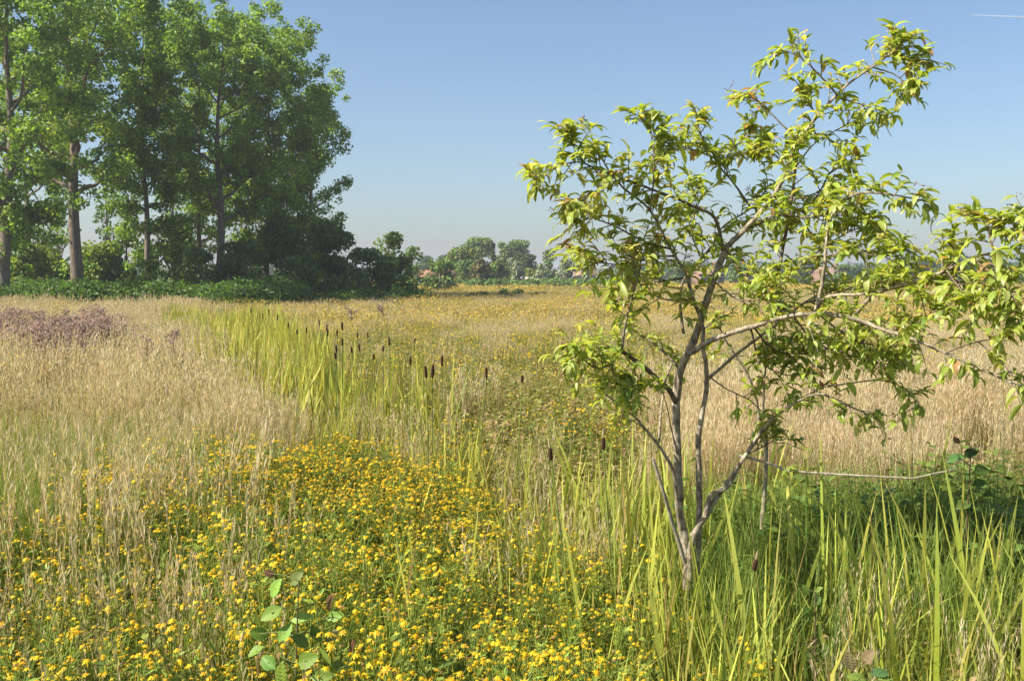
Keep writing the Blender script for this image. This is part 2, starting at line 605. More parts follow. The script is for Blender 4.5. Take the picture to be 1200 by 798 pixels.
# ------------------------------------------------------------------ far trees
FT = "trees across the far side of the field"
BL = [(0.07, 0.115, 0.04), (0.08, 0.13, 0.045)]
PW = [(0.28, 0.33, 0.18), (0.33, 0.38, 0.22), (0.24, 0.29, 0.15)]
YG = [(0.20, 0.23, 0.035), (0.17, 0.21, 0.035)]
BR = [(0.13, 0.11, 0.03), (0.10, 0.10, 0.03)]
LG = [(0.14, 0.205, 0.045), (0.16, 0.23, 0.05), (0.12, 0.18, 0.045)]
for px, top, Y, hw, cols, shape, lab in [
    (516, 303, 118, 25, DG, 0.1, "dark bush standing in front of the orange roofs"),
    (500, 300, 240, 16, BL, 0, "hazy tree left of the orange roofs"),
    (524, 299, 250, 16, BL, 0, "hazy tree behind the orange roofs"),
    (541, 290, 160, 20, YG + LG, 0, "sunlit yellow green tree at the left of the far clump"),
    (561, 278, 200, 26, LG, 0, "tallest pale round tree of the far clump"),
    (550, 304, 155, 18, DG, 0, "dark tree low in the middle of the far clump"),
    (565, 304, 152, 13, BR, 0, "brownish tree in the middle of the far clump"),
    (577, 284, 165, 11, BL, 0.75, "pointed blue green conifer in the far clump"),
    (584, 306, 154, 14, DG, 0.1, "dark tree right of the brownish one"),
    (588, 283, 215, 12, LG, 0.35, "narrow tree left of the broad pale crown"),
    (606, 281, 210, 22, LG, 0, "broad pale crown at the right of the far clump"),
    (620, 298, 185, 14, BL, 0, "low dark tree right of the broad pale crown"),
    (593, 309, 165, 8, YG, 0, "small yellow green tree beside the grey barn"),
    (607, 306, 158, 10, PW, 0.1, "pale willow left of the grey barn"),
    (622, 314, 172, 9, YG, 0, "small bright shrub behind the grey barn"),
    (633, 309, 160, 9, PW, 0, "pale willow right of the grey barn"),
    (643, 292, 190, 12, LG, 0.1, "upright dark tree between the pale willows"),
    (664, 303, 165, 14, PW, 0, "largest pale willow left of the white house"),
    (676, 300, 200, 8, LG, 0.2, "thin tree behind the largest pale willow"),
    (687, 311, 160, 8, PW, 0, "small pale willow in front of the white house"),
    (708, 314, 170, 12, PW, 0, "pale willow right of the white house"),
    (735, 306, 180, 18, LG, 0, "green tree seen through the left branches of the young tree"),
    (765, 310, 185, 18, BL, 0, "dark tree left of the brick farmhouse"),
    (800, 306, 190, 17, LG, 0, "rounded green tree beside the brick farmhouse"),
    (868, 312, 200, 20, LG, 0, "green tree right of the brick farmhouse"),
    (905, 308, 210, 18, BL, 0, "blue green tree behind the young tree"),
    (945, 300, 215, 22, LG, 0, "tall green tree behind the middle of the young tree"),
    (986, 310, 195, 11, LG, 0, "small green tree in front of the brown roofed village house"),
    (1000, 312, 220, 18, BL, 0, "dark tree right of the brown roofed village house"),
    (1050, 308, 260, 26, BL, 0, "hazy tree at the left end of the far wood"),
    (1088, 303, 290, 26, BL, 0, "hazy rounded tree in the far wood"),
    (1125, 300, 290, 28, BL, 0, "tall hazy tree in the far wood"),
    (1160, 303, 280, 26, BL, 0, "hazy tree in the far wood near the right edge"),
    (1192, 311, 220, 14, LG, 0, "brighter green tree before the far wood at the right edge"),
    (1205, 299, 285, 26, BL, 0, "tall hazy tree cut by the right edge"),
]:
    conifer = "conifer" in lab
    bush("conifer_tree" if conifer else ("willow_tree" if "willow" in lab else "far_tree"), px, top, Y, hw, cols, lab, "tree", FT,
         0.40 if Y > 140 else 0.3, 75, nlobes=34, mat=M_far, trunk=0.25, shape=shape, lobe=(0.28, 0.46), lowcut=0.0)


def far_woods():
    mb = MB()
    n = 700
    u = rng.uniform(-0.75, 0.75, n)
    Y = rng.uniform(330, 380, n)
    x = u * Y
    h = 3.0 + 3.2 * vnoise(x, Y, 26, 8) + 1.5 * vnoise(x, Y, 8, 9) - 2.2 * ((u > 0.02) & (u < 0.1))
    clump_leaves(mb, np.stack([x, Y, h * 0.5], -1), h * 0.75, 7, 0.9, BL, 0.75)
    o = mb.obj("far_woods", M_far)
    tag(o, "hazy low woodland along the horizon", "woodland", None, "stuff")
    mb = MB()                                          # dark hedge before the houses
    n = 160
    px = rng.uniform(545, 725, n)
    Y = rng.uniform(148, 154, n)
    x = (px - 600) / F * Y
    clump_leaves(mb, np.stack([x, Y, np.full(n, 0.75)], -1), rng.uniform(0.6, 1.1, n), 60, 0.32, DG, 0.9)
    o = mb.obj("hedge", M_far)
    tag(o, "low dark hedge along the far edge of the field in front of the houses", "hedge")


far_woods()
for px, top, Y, hw, lab in [(600, 338, 70, 34, "low dense green bush in the middle of the field edge"), (560, 342, 72, 20, "low green bush left of the denser one at the field edge"),
                            (510, 345, 66, 24, "low green bush in front of the dark bush by the orange roofs"), (634, 342, 74, 14, "small low green bush right of the dense one at the field edge")]:
    bush("low_shrub", px, top, Y, hw, [(0.075, 0.12, 0.022), (0.1, 0.145, 0.026)], lab, "shrub", "low bushes in the field", 0.13, 48, nlobes=26, trunk=0.03, lobe=(0.35, 0.6))


# ------------------------------------------------------------------ far houses
def quad_box(mb, x0, x1, y0, y1, z0, z1, col=(0.5, 0.5, 0.5)):
    V = [(x0, y0, z0), (x1, y0, z0), (x1, y1, z0), (x0, y1, z0), (x0, y0, z1), (x1, y0, z1), (x1, y1, z1), (x0, y1, z1)]
    Fq = [(0, 3, 2, 1), (4, 5, 6, 7), (0, 1, 5, 4), (1, 2, 6, 5), (2, 3, 7, 6), (3, 0, 4, 7)]
    f = []
    for a, b, c, d in Fq:
        f += [(a, b, c), (a, c, d)]
    mb.add(V, f, col)


M_brick = solid_mat("house_brick", (0.15, 0.09, 0.065), (0.25, 0.16, 0.115), 6, 0.9, 0.1)
M_white = solid_mat("white_render", (0.62, 0.60, 0.56), (0.78, 0.77, 0.73), 2, 0.9, 0.05)
M_orange = solid_mat("orange_tile", (0.22, 0.105, 0.065), (0.34, 0.17, 0.105), 4, 0.85, 0.2)
M_greyroof = solid_mat("grey_roof", (0.26, 0.23, 0.22), (0.40, 0.36, 0.34), 3, 0.85, 0.1)
M_brownroof = solid_mat("brown_roof", (0.19, 0.12, 0.09), (0.32, 0.22, 0.16), 3, 0.85, 0.2)
M_dark = solid_mat("dark_glass", (0.02, 0.025, 0.03), (0.05, 0.055, 0.06), 3, 0.15, 0, spec=0.5)
M_wood = solid_mat("dark_boards", (0.05, 0.045, 0.04), (0.11, 0.10, 0.09), 5, 0.9, 0.1)


def house(name, x0px, x1px, ridge, eave, Y, wall, roof, label, nwin=3, depth=8.0, chimney=True):
    x0, x1 = (x0px - 600) / F * Y, (x1px - 600) / F * Y
    ze, zr = at(x0px, eave, Y)[2], at(x0px, ridge, Y)[2]
    cx = (x0 + x1) / 2
    root = empty(name, (cx, Y + depth / 2, 0), label, "house" if "barn" not in name else "barn", "houses beyond the field")
    w = (x1 - x0) / 2
    d2 = depth / 2
    mb = MB()
    quad_box(mb, -w, w, -d2, d2, -0.2, ze)
    for s in (-1, 1):                                   # gable triangles, as thin wedges
        a = w * s
        mb.add([(a, -d2, ze), (a, d2, ze), (a, 0, zr - 0.05), (a - 0.2 * s, -d2, ze), (a - 0.2 * s, d2, ze), (a - 0.2 * s, 0, zr - 0.05)],
               [(0, 1, 2), (3, 5, 4), (0, 3, 4), (0, 4, 1), (1, 4, 5), (1, 5, 2), (2, 5, 3), (2, 3, 0)], (0.5, 0.5, 0.5))
    mb.obj("wall", wall, root)
    mr = MB()
    o, th = 0.35, 0.16
    for s in (-1, 1):
        sl_ = (zr - ze) / d2
        y_e, z_e = s * (d2 + o), ze - sl_ * o
        V = [(-w - o, y_e, z_e), (w + o, y_e, z_e), (w + o, 0, zr), (-w - o, 0, zr)]
        V += [(a, b, c + th) for a, b, c in V]
        mr.add(V, [(0, 1, 2), (0, 2, 3), (4, 6, 5), (4, 7, 6), (0, 4, 5), (0, 5, 1), (1, 5, 6), (1, 6, 2), (3, 7, 4), (3, 4, 0)], (0.4, 0.3, 0.2))
    rf = mr.obj("roof", roof, root)
    if chimney:
        mc = MB()
        quad_box(mc, w * 0.45, w * 0.45 + 0.7, -0.35, 0.35, zr - 0.4, zr + 1.0)
        mc.obj("chimney", M_brick, rf)
    for i in range(nwin):
        wx = -w + 2 * w * (i + 0.5) / nwin
        mw = MB()
        quad_box(mw, wx - 0.55, wx + 0.55, -d2 - 0.06, -d2 + 0.05, ze * 0.32, ze * 0.78)
        wd = mw.obj("window", M_white, root)
        mp = MB()
        quad_box(mp, wx - 0.45, wx + 0.45, -d2 - 0.09, -d2 - 0.03, ze * 0.36, ze * 0.74)
        mp.obj("pane", M_dark, wd)
    return root


house("cottage", 492, 509, 317.5, 325, 172, M_brick, M_orange, "cottage with an orange tiled roof left behind the dark bush", 3)
house("cottage", 514, 530, 316.5, 325.5, 178, M_brick, M_orange, "cottage with an orange tiled roof right behind the dark bush", 3)
house("barn", 611, 640, 325.5, 331, 168, M_wood, M_greyroof, "long low barn with a grey roof behind the pale willows", 0, 7, False)
house("low_shed", 638, 656, 329.5, 331.5, 166, M_white, M_greyroof, "low white shed right of the grey barn", 2, 5, False)
house("white_house", 672, 702, 316, 323, 185, M_white, M_brownroof, "white house with a reddish roof between the small willows", 5)
house("farmhouse", 819, 848, 313, 321, 178, M_brick, M_brownroof, "brick farmhouse with a brown roof seen through the young tree", 3)
house("village_house", 962, 992, 314, 321, 205, M_brick, M_brownroof, "brown roofed village house seen through the right of the young tree", 4)

# ------------------------------------------------------------------ meadow plant prototypes (kept out of the scene, instanced by the stuff objects)
def U(a, b, n):
    return rng.uniform(a, b, n)


def disc(n, r):
    a, q = U(0, 2 * np.pi, n), r * np.sqrt(rng.random(n))
    return np.stack([q * np.cos(a), q * np.sin(a), np.zeros(n)], -1)


TAN = (0.54, 0.44, 0.26)
PALE = (0.64, 0.54, 0.38)
GRN = (0.15, 0.21, 0.03)
YEL = (0.87, 0.61, 0.025)


def p_dry(n, rad, hmin, hmax, w, head=True, seg=3, straight=0.5):
    mb = MB()
    h = U(hmin, hmax, n)
    c0 = jit((0.25, 0.26, 0.08), n, 0.2)
    c1 = jit(TAN, n, 0.15)
    ctr = blades(mb, disc(n, rad), U(0, 6.28, n), h, np.full(n, w), U(0, 0.16, n), U(0, 0.22, n) * straight, c0, c1, seg, pw=0.25)
    if head:                                            # feathery seed heads along the top fifth
        for k in range(5):
            t = 0.80 + 0.05 * k
            i = min(seg - 1, int(t * seg))
            fr = t * seg - i
            p = ctr[:, i] * (1 - fr) + ctr[:, i + 1] * fr
            for q in range(2):
                d = norm(np.stack([rng.normal(0, 1, n), rng.normal(0, 1, n), np.full(n, 3.6)], -1))
                leaves(mb, p, d, rdir(n), h * U(0.05, 0.09, n), np.full(n, w * 0.95), jit(PALE, n, 0.14), 0.05)
    m = 14 if n > 20 else 5                             # greener leaves at the foot
    blades(mb, disc(m, rad), U(0, 6.28, m), U(hmin * 0.3, hmin * 0.8, m), np.full(m, w * 1.6), U(0, 0.4, m), U(0, 0.5, m), jit((0.17, 0.19, 0.04), m), jit((0.30, 0.27, 0.09), m), seg)
    return mb


def p_spike(n, rad, hmin, hmax):
    """stiff straw stems, each with one narrow plume"""
    mb = MB()
    h = U(hmin, hmax, n)
    ctr = blades(mb, disc(n, rad), U(-0.6, 0.6, n), h, np.full(n, 0.0042), U(0, 0.13, n), U(-0.02, 0.08, n), jit((0.42, 0.33, 0.17), n), jit(TAN, n), 4, pw=0.15)
    for k in range(11):
        t = 0.62 + 0.035 * k
        p = np.stack([np.array([np.interp(t, np.linspace(0, 1, 5), ctr[i, :, a]) for a in range(3)]) for i in range(n)])
        d = norm(np.stack([rng.normal(0, 1, n), rng.normal(0, 1, n), np.full(n, 6.0)], -1))
        leaves(mb, p, d, rdir(n), h * U(0.05, 0.08, n), np.full(n, 0.0085 * (1.15 - t * 0.5)), jit(PALE, n, 0.1), 0.05)
    return mb


def p_green(n, rad, hmin, hmax, w, seg=3, c0=(0.13, 0.19, 0.028), c1=(0.26, 0.32, 0.06), curve=0.6):
    mb = MB()
    blades(mb, disc(n, rad), U(0, 6.28, n), U(hmin, hmax, n), U(0.7, 1.3, n) * w, U(0, 0.35, n), U(0, curve, n), jit(c0, n), jit(c1, n), seg)
    return mb


def p_reed(n, rad, hmin, hmax, w, seg=4, c0=(0.25, 0.32, 0.04), c1=(0.48, 0.51, 0.13), dead=0.13):
    mb = MB()
    cc0, cc1 = jit(c0, n, 0.15), jit(c1, n, 0.15)
    k = rng.random(n) < dead
    cc1[k] = jit((0.42, 0.34, 0.16), int(k.sum()))
    cc0[k] = cc0[k] * 0.5 + 0.5 * np.array((0.33, 0.25, 0.10))
    blades(mb, disc(n, rad), U(0, 6.28, n), U(hmin, hmax, n), U(0.4, 1.3, n) * w, U(0, 0.15, n), U(0, 0.22, n), cc0, cc1, seg, pw=0.55)
    j = max(1, n // 9)                                  # one bent blade in nine
    blades(mb, disc(j, rad), U(0, 6.28, j), U(hmin, hmax, j) * 0.85, np.full(j, w), U(0.1, 0.4, j), U(0.5, 0.95, j), jit(c0, j), jit((0.40, 0.40, 0.11), j), seg + 1, pw=0.5)
    return mb


def flower_head(mb, p, r, petals=10, tilt=0.35, rays=YEL, eye=(0.82, 0.47, 0.012)):
    """domed disc with a ring of separate ray petals"""
    nr = norm(np.array([rng.normal(0, tilt), rng.normal(0, tilt), 1.0]))
    a = norm(np.cross(nr, np.array([0.3, 0.8, 0.1])))
    b = np.cross(nr, a)
    th = np.arange(petals) * 2 * np.pi / petals + rng.random()
    ring = lambda q, z, o=0: p + (a[None] * np.cos(th + o)[:, None] + b[None] * np.sin(th + o)[:, None]) * q + nr * z
    rin = ring(0.45 * r, 0.1 * r)
    top = p + nr * 0.42 * r
    V = np.concatenate([[top], rin])
    f = [(0, 1 + i, 1 + (i + 1) % petals) for i in range(petals)]
    mb.add(V, f, jit(eye, 1, 0.12)[0])
    st = np.pi / petals
    tip = ring(r, -0.16 * r + rng.normal(0, 0.14, (petals, 1)) * r, st)
    l, q = ring(0.42 * r, 0.06 * r, 0), ring(0.42 * r, 0.06 * r, 2 * st)
    V = np.stack([l, q, tip], 1).reshape(-1, 3)
    mb.add(V, np.arange(3 * petals).reshape(-1, 3), jit(rays, 1, 0.10)[0])


def flower_stems(nst, rad, hmin, hmax, wst=0.004):
    """stems with leaves; returns the builder and the places of the heads"""
    mb = MB()
    h = U(hmin, hmax, nst)
    base = disc(nst, rad)
    cg = (0.25, 0.325, 0.055)
    ctr = blades(mb, base, U(0, 6.28, nst), h, np.full(nst, wst), U(0, 0.2, nst), U(0, 0.15, nst), jit((0.14, 0.15, 0.04), nst), jit(cg, nst), 4, pw=0.15)
    heads = []
    for i in range(nst):
        k = 12
        t = U(0.1, 0.95, k)
        p = np.stack([np.interp(t, np.linspace(0, 1, 5), ctr[i, :, a]) for a in range(3)], -1)
        az = U(0, 6.28, k)
        d = np.stack([np.cos(az), np.sin(az), U(0.1, 0.9, k)], -1)
        leaves(mb, p, d, np.tile([0, 0, 1.0], (k, 1)) + 0.4 * rdir(k), U(0.035, 0.07, k), U(0.012, 0.023, k), jit(cg, k, 0.2))
        nb = rng.integers(5, 9)
        for j in range(nb):
            tt = rng.uniform(0.68, 0.97) if j else 1.0
            p0 = np.array([np.interp(tt, np.linspace(0, 1, 5), ctr[i, :, a]) for a in range(3)])
            e = p0 + np.array([rng.normal(0, 0.03), rng.normal(0, 0.03), rng.uniform(0.01, 0.05) + (1 - tt) * h[i] * 0.8])
            tube(mb, np.array([p0, (p0 + e) / 2 + [0.004, 0, -0.004], e]), np.array([0.0018, 0.0016, 0.0014]), 3, np.array(cg, np.float32), cap=False)
            heads.append(e)
    return mb, heads


def p_flower(nst, rad, hmin, hmax, r=0.0115, brown=0.17):
    mb, heads = flower_stems(nst, rad, hmin, hmax)
    for e in heads:
        if rng.random() < brown:
            flower_head(mb, e, r * 0.7, 7, 0.5, (0.42, 0.27, 0.09), (0.30, 0.17, 0.06))
        else:
            flower_head(mb, e, r * rng.uniform(0.55, 1.3), 9)
    return mb


def p_flower_far(n, rad, hmin, hmax, w, nb, bs, col=(0.58, 0.43, 0.09)):
    mb = p_green(n, rad, hmin, hmax, w, 2, (0.14, 0.165, 0.03), (0.27, 0.25, 0.06), 0.3)
    p = disc(nb, rad)
    p[:, 2] = U(hmin * 0.9, hmax * 1.02, nb)
    leaves(mb, p, rdir(nb) * [1, 1, 0.3], np.tile([0, 0, 1.0], (nb, 1)) + 0.5 * rdir(nb), U(0.8, 1.5, nb) * bs, U(0.7, 1.2, nb) * bs, jit(col, nb, 0.12))
    leaves(mb, p - [0, 0, bs * 0.3], rdir(nb) * [1, 1, 0.6], rdir(nb), U(0.8, 1.3, nb) * bs, U(0.6, 1.0, nb) * bs, jit(col, nb, 0.12))
    return mb


def p_weed(n, rad, hmin, hmax, size, cols, stem=(0.2, 0.17, 0.06)):
    mb = MB()
    h = U(hmin, hmax, n)
    ctr = blades(mb, disc(n, rad), U(0, 6.28, n), h, np.full(n, 0.004 * max(1, size / 0.04)), U(0, 0.35, n), U(0, 0.3, n), jit(stem, n), jit(stem, n), 4, pw=0.2)
    for i in range(n):
        k = 9
        t = U(0.2, 1.0, k)
        p = np.stack([np.interp(t, np.linspace(0, 1, 5), ctr[i, :, a]) for a in range(3)], -1)
        az = U(0, 6.28, k)
        d = np.stack([np.cos(az), np.sin(az), U(-0.3, 0.6, k)], -1)
        leaves(mb, p, d, np.tile([0, 0, 1.0], (k, 1)) + 0.5 * rdir(k), U(0.7, 1.4, k) * size, U(0.35, 0.6, k) * size, jit(cols[rng.integers(len(cols))], k, 0.18))
    return mb


def species(name, protos):
    c = bpy.data.collections.new(name + "_kinds")
    for i, mb in enumerate(protos):
        o = bpy.data.objects.new(f"{name}_kind_{i:02d}", mb.mesh(name + "_tuft", M_inst))
        c.objects.link(o)
    return c


# each list: near tufts, mid tufts, far tufts, very far tufts
def lods(near, mid, far, vfar):
    return near + mid + far + vfar, (len(near), len(mid), len(far), len(vfar))


SP = {}
SP["dry_grass"] = lods([p_dry(34, 0.16, 0.42, 0.78, 0.0038) for _ in range(4)] + [p_spike(7, 0.13, 0.6, 0.86) for _ in range(3)], [p_dry(44, 0.3, 0.42, 0.80, 0.0075) for _ in range(3)],
                       [p_dry(46, 0.75, 0.4, 0.75, 0.017, True, 2) for _ in range(3)], [p_dry(50, 2.0, 0.4, 0.72, 0.05, False, 2) for _ in range(2)])
SP["green_grass"] = lods([p_green(60, 0.16, 0.2, 0.55, 0.006) for _ in range(3)] + [p_green(70, 0.16, 0.2, 0.5, 0.005, 3, (0.17, 0.22, 0.035), (0.34, 0.38, 0.07), 0.15) for _ in range(3)], [p_green(60, 0.3, 0.2, 0.5, 0.011) for _ in range(3)],
                         [p_green(60, 0.75, 0.2, 0.45, 0.025, 2) for _ in range(2)], [p_green(60, 2.0, 0.2, 0.45, 0.07, 2) for _ in range(2)])
SP["reeds"] = lods([p_reed(10, 0.17, 0.42, 1.0, 0.023) for _ in range(4)], [p_reed(16, 0.3, 0.55, 1.05, 0.036) for _ in range(3)],
                   [p_reed(22, 0.6, 0.6, 1.1, 0.032, 3) for _ in range(2)], [p_reed(26, 1.5, 0.7, 1.1, 0.06, 2) for _ in range(1)])
SP["yellow_flowers"] = lods([p_flower(9, 0.16, 0.34, 0.56) for _ in range(5)], [p_flower_far(40, 0.28, 0.25, 0.5, 0.010, 20, 0.019, YEL) for _ in range(3)],
                            [p_flower_far(46, 0.75, 0.25, 0.5, 0.022, 34, 0.046) for _ in range(3)], [p_flower_far(50, 2.0, 0.25, 0.5, 0.06, 40, 0.12) for _ in range(2)])
WD = [(0.29, 0.29, 0.065), (0.38, 0.30, 0.13), (0.33, 0.32, 0.085), (0.40, 0.28, 0.14)]
SP["weeds"] = lods([p_weed(14, 0.16, 0.12, 0.35, 0.035, WD) for _ in range(4)], [p_weed(16, 0.3, 0.12, 0.36, 0.05, WD) for _ in range(3)],
                   [p_weed(18, 0.7, 0.15, 0.35, 0.11, WD) for _ in range(2)], [p_weed(18, 2.0, 0.15, 0.35, 0.3, WD) for _ in range(1)])
LD = [(0.14, 0.21, 0.038), (0.17, 0.25, 0.045), (0.11, 0.18, 0.035)]
SP["lush_herbs"] = lods([p_weed(10, 0.16, 0.25, 0.6, 0.06, LD, (0.1, 0.14, 0.03)) for _ in range(4)], [p_weed(12, 0.3, 0.25, 0.6, 0.09, LD) for _ in range(2)],
                        [p_weed(12, 0.7, 0.25, 0.6, 0.16, LD) for _ in range(1)], [p_weed(12, 2.0, 0.25, 0.6, 0.3, LD) for _ in range(1)])
KEYS = list(SP)
PTS = {k: [] for k in KEYS}                             # rows: x y z rotz tilt scale idx r g b


def zone_weights(x, y):
    """how much of each kind of plant grows at a place of the meadow"""
    y0 = y
    wob = vnoise(x, y, 1.7, 51) - 0.5 + 0.6 * (vnoise(x, y, 0.5, 52) - 0.5)
    px, py = proj(x, y, gz(x, y) + 0.5)
    px = px + 90 * wob
    s = (x - ditch_x(y)) * 0.94 + 0.45 * wob
    y = y * (1 + 0.3 * (vnoise(x, y, 2.1, 53) - 0.5 + 0.5 * (vnoise(x, y, 0.6, 54) - 0.5)))
    n1, n2, n3 = vnoise(x, y, 1.3, 21), vnoise(x, y, 4.5, 22), vnoise(x, y, 0.6, 23)
    nb = vnoise(x, y * 0.45, 9, 24)
    w = {k: np.zeros(len(x)) for k in KEYS}
    hw = 0.50 + 0.030 * y
    ditch = (np.abs(s + 0.1) < hw) & (y < 34)
    left = s <= 0
    near = y < 5.3
    # left of the ditch
    L0 = left & ~ditch
    m = L0 & (y >= 24)
    w["dry_grass"][m], w["yellow_flowers"][m], w["green_grass"][m] = 0.6, 0.1 + 1.1 * np.clip(nb[m] - 0.42, 0, 1), 0.5 * n2[m]
    m = L0 & (y >= 7.0) & (y < 24)
    w["dry_grass"][m] = 1.0
    w["weeds"][m] = 0.12
    w["green_grass"][m] = 0.32 + 1.2 * np.clip(n2[m] - 0.45, 0, 1) + 0.9 * (y[m] < 10) * n1[m]
    w["yellow_flowers"][m] = 0.05 + 0.9 * ((y[m] > 16.5) & (n2[m] > 0.4)) + 0.25 * (n1[m] > 0.75)
    m = L0 & (y >= 4.6) & (y < 7.6)
    w["dry_grass"][m], w["green_grass"][m], w["yellow_flowers"][m] = 0.28 + 0.45 * n1[m], 1.3 * n2[m] + 0.7, 0.2 * (n1[m] > 0.5)
    ymax = np.interp(px, [0, 120, 250, 330, 400, 480, 600, 740], [5.3, 5.8, 6.2, 7.6, 9.6, 9.6, 7.6, 6.4]) + 1.6 * (n1 - 0.5)
    fl = (s < np.where(y > 5.0, 0.3, hw * 0.7)) & (px < 760) & (y < ymax)
    m = fl
    for kk in KEYS:
        w[kk][m] = 0
    nc = vnoise(x, y * 0.8, 1.5, 27)
    w["yellow_flowers"][m] = 0.12 + np.where(px[m] > 330, 7.5, 2.4) * np.clip(nc[m] - 0.22, 0, 0.5)
    w["dry_grass"][m] = np.where(px[m] < 330, 0.7 * n3[m] + 0.1, 0.015)
    w["green_grass"][m] = np.where(px[m] < 330, 0.4, 0.16)
    w["lush_herbs"][m] = 0.03
    w["reeds"][m] = np.where(s[m] > -0.9, 0.10 + 0.02 * y[m], 0) + 0.9 * ((px[m] > 540) & (y[m] > 4.7)) + 0.3 * (px[m] > 690)
    m = (px < 75) & (py > 525) & (py < 610)
    w["green_grass"][m] += 1.6
    # the ditch
    m = ditch & (y >= 4.6) & ~fl
    w["reeds"][m] = 0.65 + 0.8 * n1[m]
    w["dry_grass"][m] = 0.05 + 0.3 * (1 - n1[m])
    w["green_grass"][m] = 0.4
    w["weeds"][m] = 0.2
    w["yellow_flowers"][m] = 0.1
    m = ditch & (y < 4.6) & ~fl
    w["yellow_flowers"][m] = np.where(px[m] < 745 + 60 * n3[m], 1.0, 0.1)
    w["reeds"][m] = np.where(px[m] < 730, 0.06, 0.55)
    w["green_grass"][m] = np.where(px[m] < 730, 0.15, 0.4)
    # right of the ditch
    R0 = ~left & ~ditch & ~fl
    m = R0 & (y >= 13)
    gold = np.clip((nb[m] - 0.42) * 2.2, 0, 0.8)
    w["yellow_flowers"][m] = 0.10 + gold
    w["dry_grass"][m] = 0.85
    w["green_grass"][m] = 0.12 + 0.5 * (n2[m] > 0.72)
    w["weeds"][m] = 0.2
    m = R0 & (y >= 6.2) & (y < 13)
    w["weeds"][m] = np.where(px[m] < 800, 0.9, 0.25)
    w["dry_grass"][m] = np.where(px[m] < 800, 0.02, 1.0)
    w["green_grass"][m] = np.where(px[m] < 800, 0.08 + 0.3 * n2[m], 0.05)
    w["yellow_flowers"][m] = np.where(px[m] < 800, 0.10 * (y[m] > 9), 0.06 * (y[m] > 10))
    m = R0 & (px < 830) & (y >= 12) & (y < 26)
    w["weeds"][m] = 0.7
    w["dry_grass"][m] *= 0.16
    w["green_grass"][m] = 0.4
    w["yellow_flowers"][m] = 0.12 + 0.3 * n2[m]
    m = R0 & (px > 1105) & (y >= 5.2) & (y < 8.5)
    w["weeds"][m], w["dry_grass"][m] = 1.2, 0.12
    m = R0 & (y < 6.2) & (y >= 4.2)
    w["lush_herbs"][m] = np.where(px[m] > 850, 0.45, 0.12)
    w["green_grass"][m] = np.where(px[m] > 850, 1.3, 0.4)
    w["reeds"][m] = np.where(px[m] > 850, 0.15, 0.7)
    w["weeds"][m] = 0.1
    m = R0 & (y < 4.2)
    w["reeds"][m] = 0.30 + 0.5 * np.clip(n1[m] - 0.2, 0, 1)
    w["green_grass"][m] = 0.8
    w["weeds"][m] = 0.25
    w["dry_grass"][m] = 0.12
    m = (px > 1070) & (y < 5.8) & (y >= 4.15) & ~left
    w["lush_herbs"][m] = 1.6
    w["reeds"][m] *= 0.3
    # beyond: greener strip at the far edge
    m = (y > 80)
    w["green_grass"][m] += 1.3 * (vnoise(x[m], y[m], 30, 31) > 0.45)
    return w, px, py, s


def fill(d0, d1, dens, lod, sc):
    area = 0.56 * (d1 ** 2 - d0 ** 2) * 2 / 2 + 1.2 * (d1 - d0)
    n = int(area * dens)
    y = np.sqrt(rng.uniform(d0 ** 2, d1 ** 2, n))
    x = rng.uniform(-1, 1, n) * (0.56 * y + 0.6)
    w, px, py, s = zone_weights(x, y)
    Wt = np.stack([w[k] for k in KEYS], 1)
    tot = Wt.sum(1)
    cum = np.cumsum(Wt, 1) / np.maximum(tot, 1e-6)[:, None]
    pick = (rng.random(n)[:, None] > cum).sum(1).clip(0, len(KEYS) - 1)
    z = gz(x, y)
    for k, key in enumerate(KEYS):
        m = (pick == k) & (tot > 0)
        q = int(m.sum())
        if not q:
            continue
        cnt = SP[key][1]
        idx = sum(cnt[:lod]) + rng.integers(0, cnt[lod], q)
        if key == "dry_grass" and lod == 0:
            sp = (rng.random(q) < np.where((py[m] > 590) & (px[m] < 420), 0.75, np.where((py[m] > 500) & (px[m] < 420), 0.35, 0.08)))
            idx = np.where(sp, rng.integers(4, 7, q), rng.integers(0, 4, q))
        t = jit((1, 1, 1), q, 0.13, 0.04)
        sca = sc * U(0.75, 1.25, q)
        X, Yv = x[m], y[m]
        if key == "dry_grass":                          # dry stands differ: straw, pinkish brown, bleached
            a = vnoise(X, Yv, 5, 41)[:, None]
            t = t * (np.array([1.02, 1.0, 0.93]) * a + np.array([0.95, 0.93, 0.80]) * (1 - a))
            sca = sca * (0.68 + 0.55 * vnoise(X, Yv, 1.1, 44)) * np.where(Yv < 4.6, 0.85, np.where((Yv > 13) & (X > ditch_x(Yv)), 0.66, 1.0))
        if key == "green_grass":
            sca = sca * np.where((Yv > 5) & (X < ditch_x(Yv)), 1.35, 1.0)
            sca = sca * np.where((Yv > 4.2) & (Yv < 6.2) & (X > 0.9), 1.45, 1.0)
            t = t * np.where(((Yv > 4.2) & (Yv < 6.2) & (X > 0.9))[:, None], np.array([0.75, 0.88, 0.9]), 1.0)
        if key == "lush_herbs":
            sca = sca * np.where(X > 1.3, 1.25, 1.0)
        if key == "weeds":
            sca = sca * np.where(Yv > 6, 1.15, 1.0)
        if key == "yellow_flowers":
            sca = sca * np.where(Yv > 13, 1.2, 0.72 + 0.5 * vnoise(X, Yv * 0.8, 1.5, 27))
        if key == "reeds":
            t = t * np.where(Yv[:, None] > 7, np.array([1.06, 0.98, 0.72]), np.array([1.08, 1.05, 0.8]))
            sca = sca * np.where(Yv < 4.3, 0.82, 1.0)
        PTS[key].append(np.column_stack([X, Yv, z[m] - 0.01, U(0, 6.28, q), rng.normal(0, 0.06, q), sca, idx, t]))


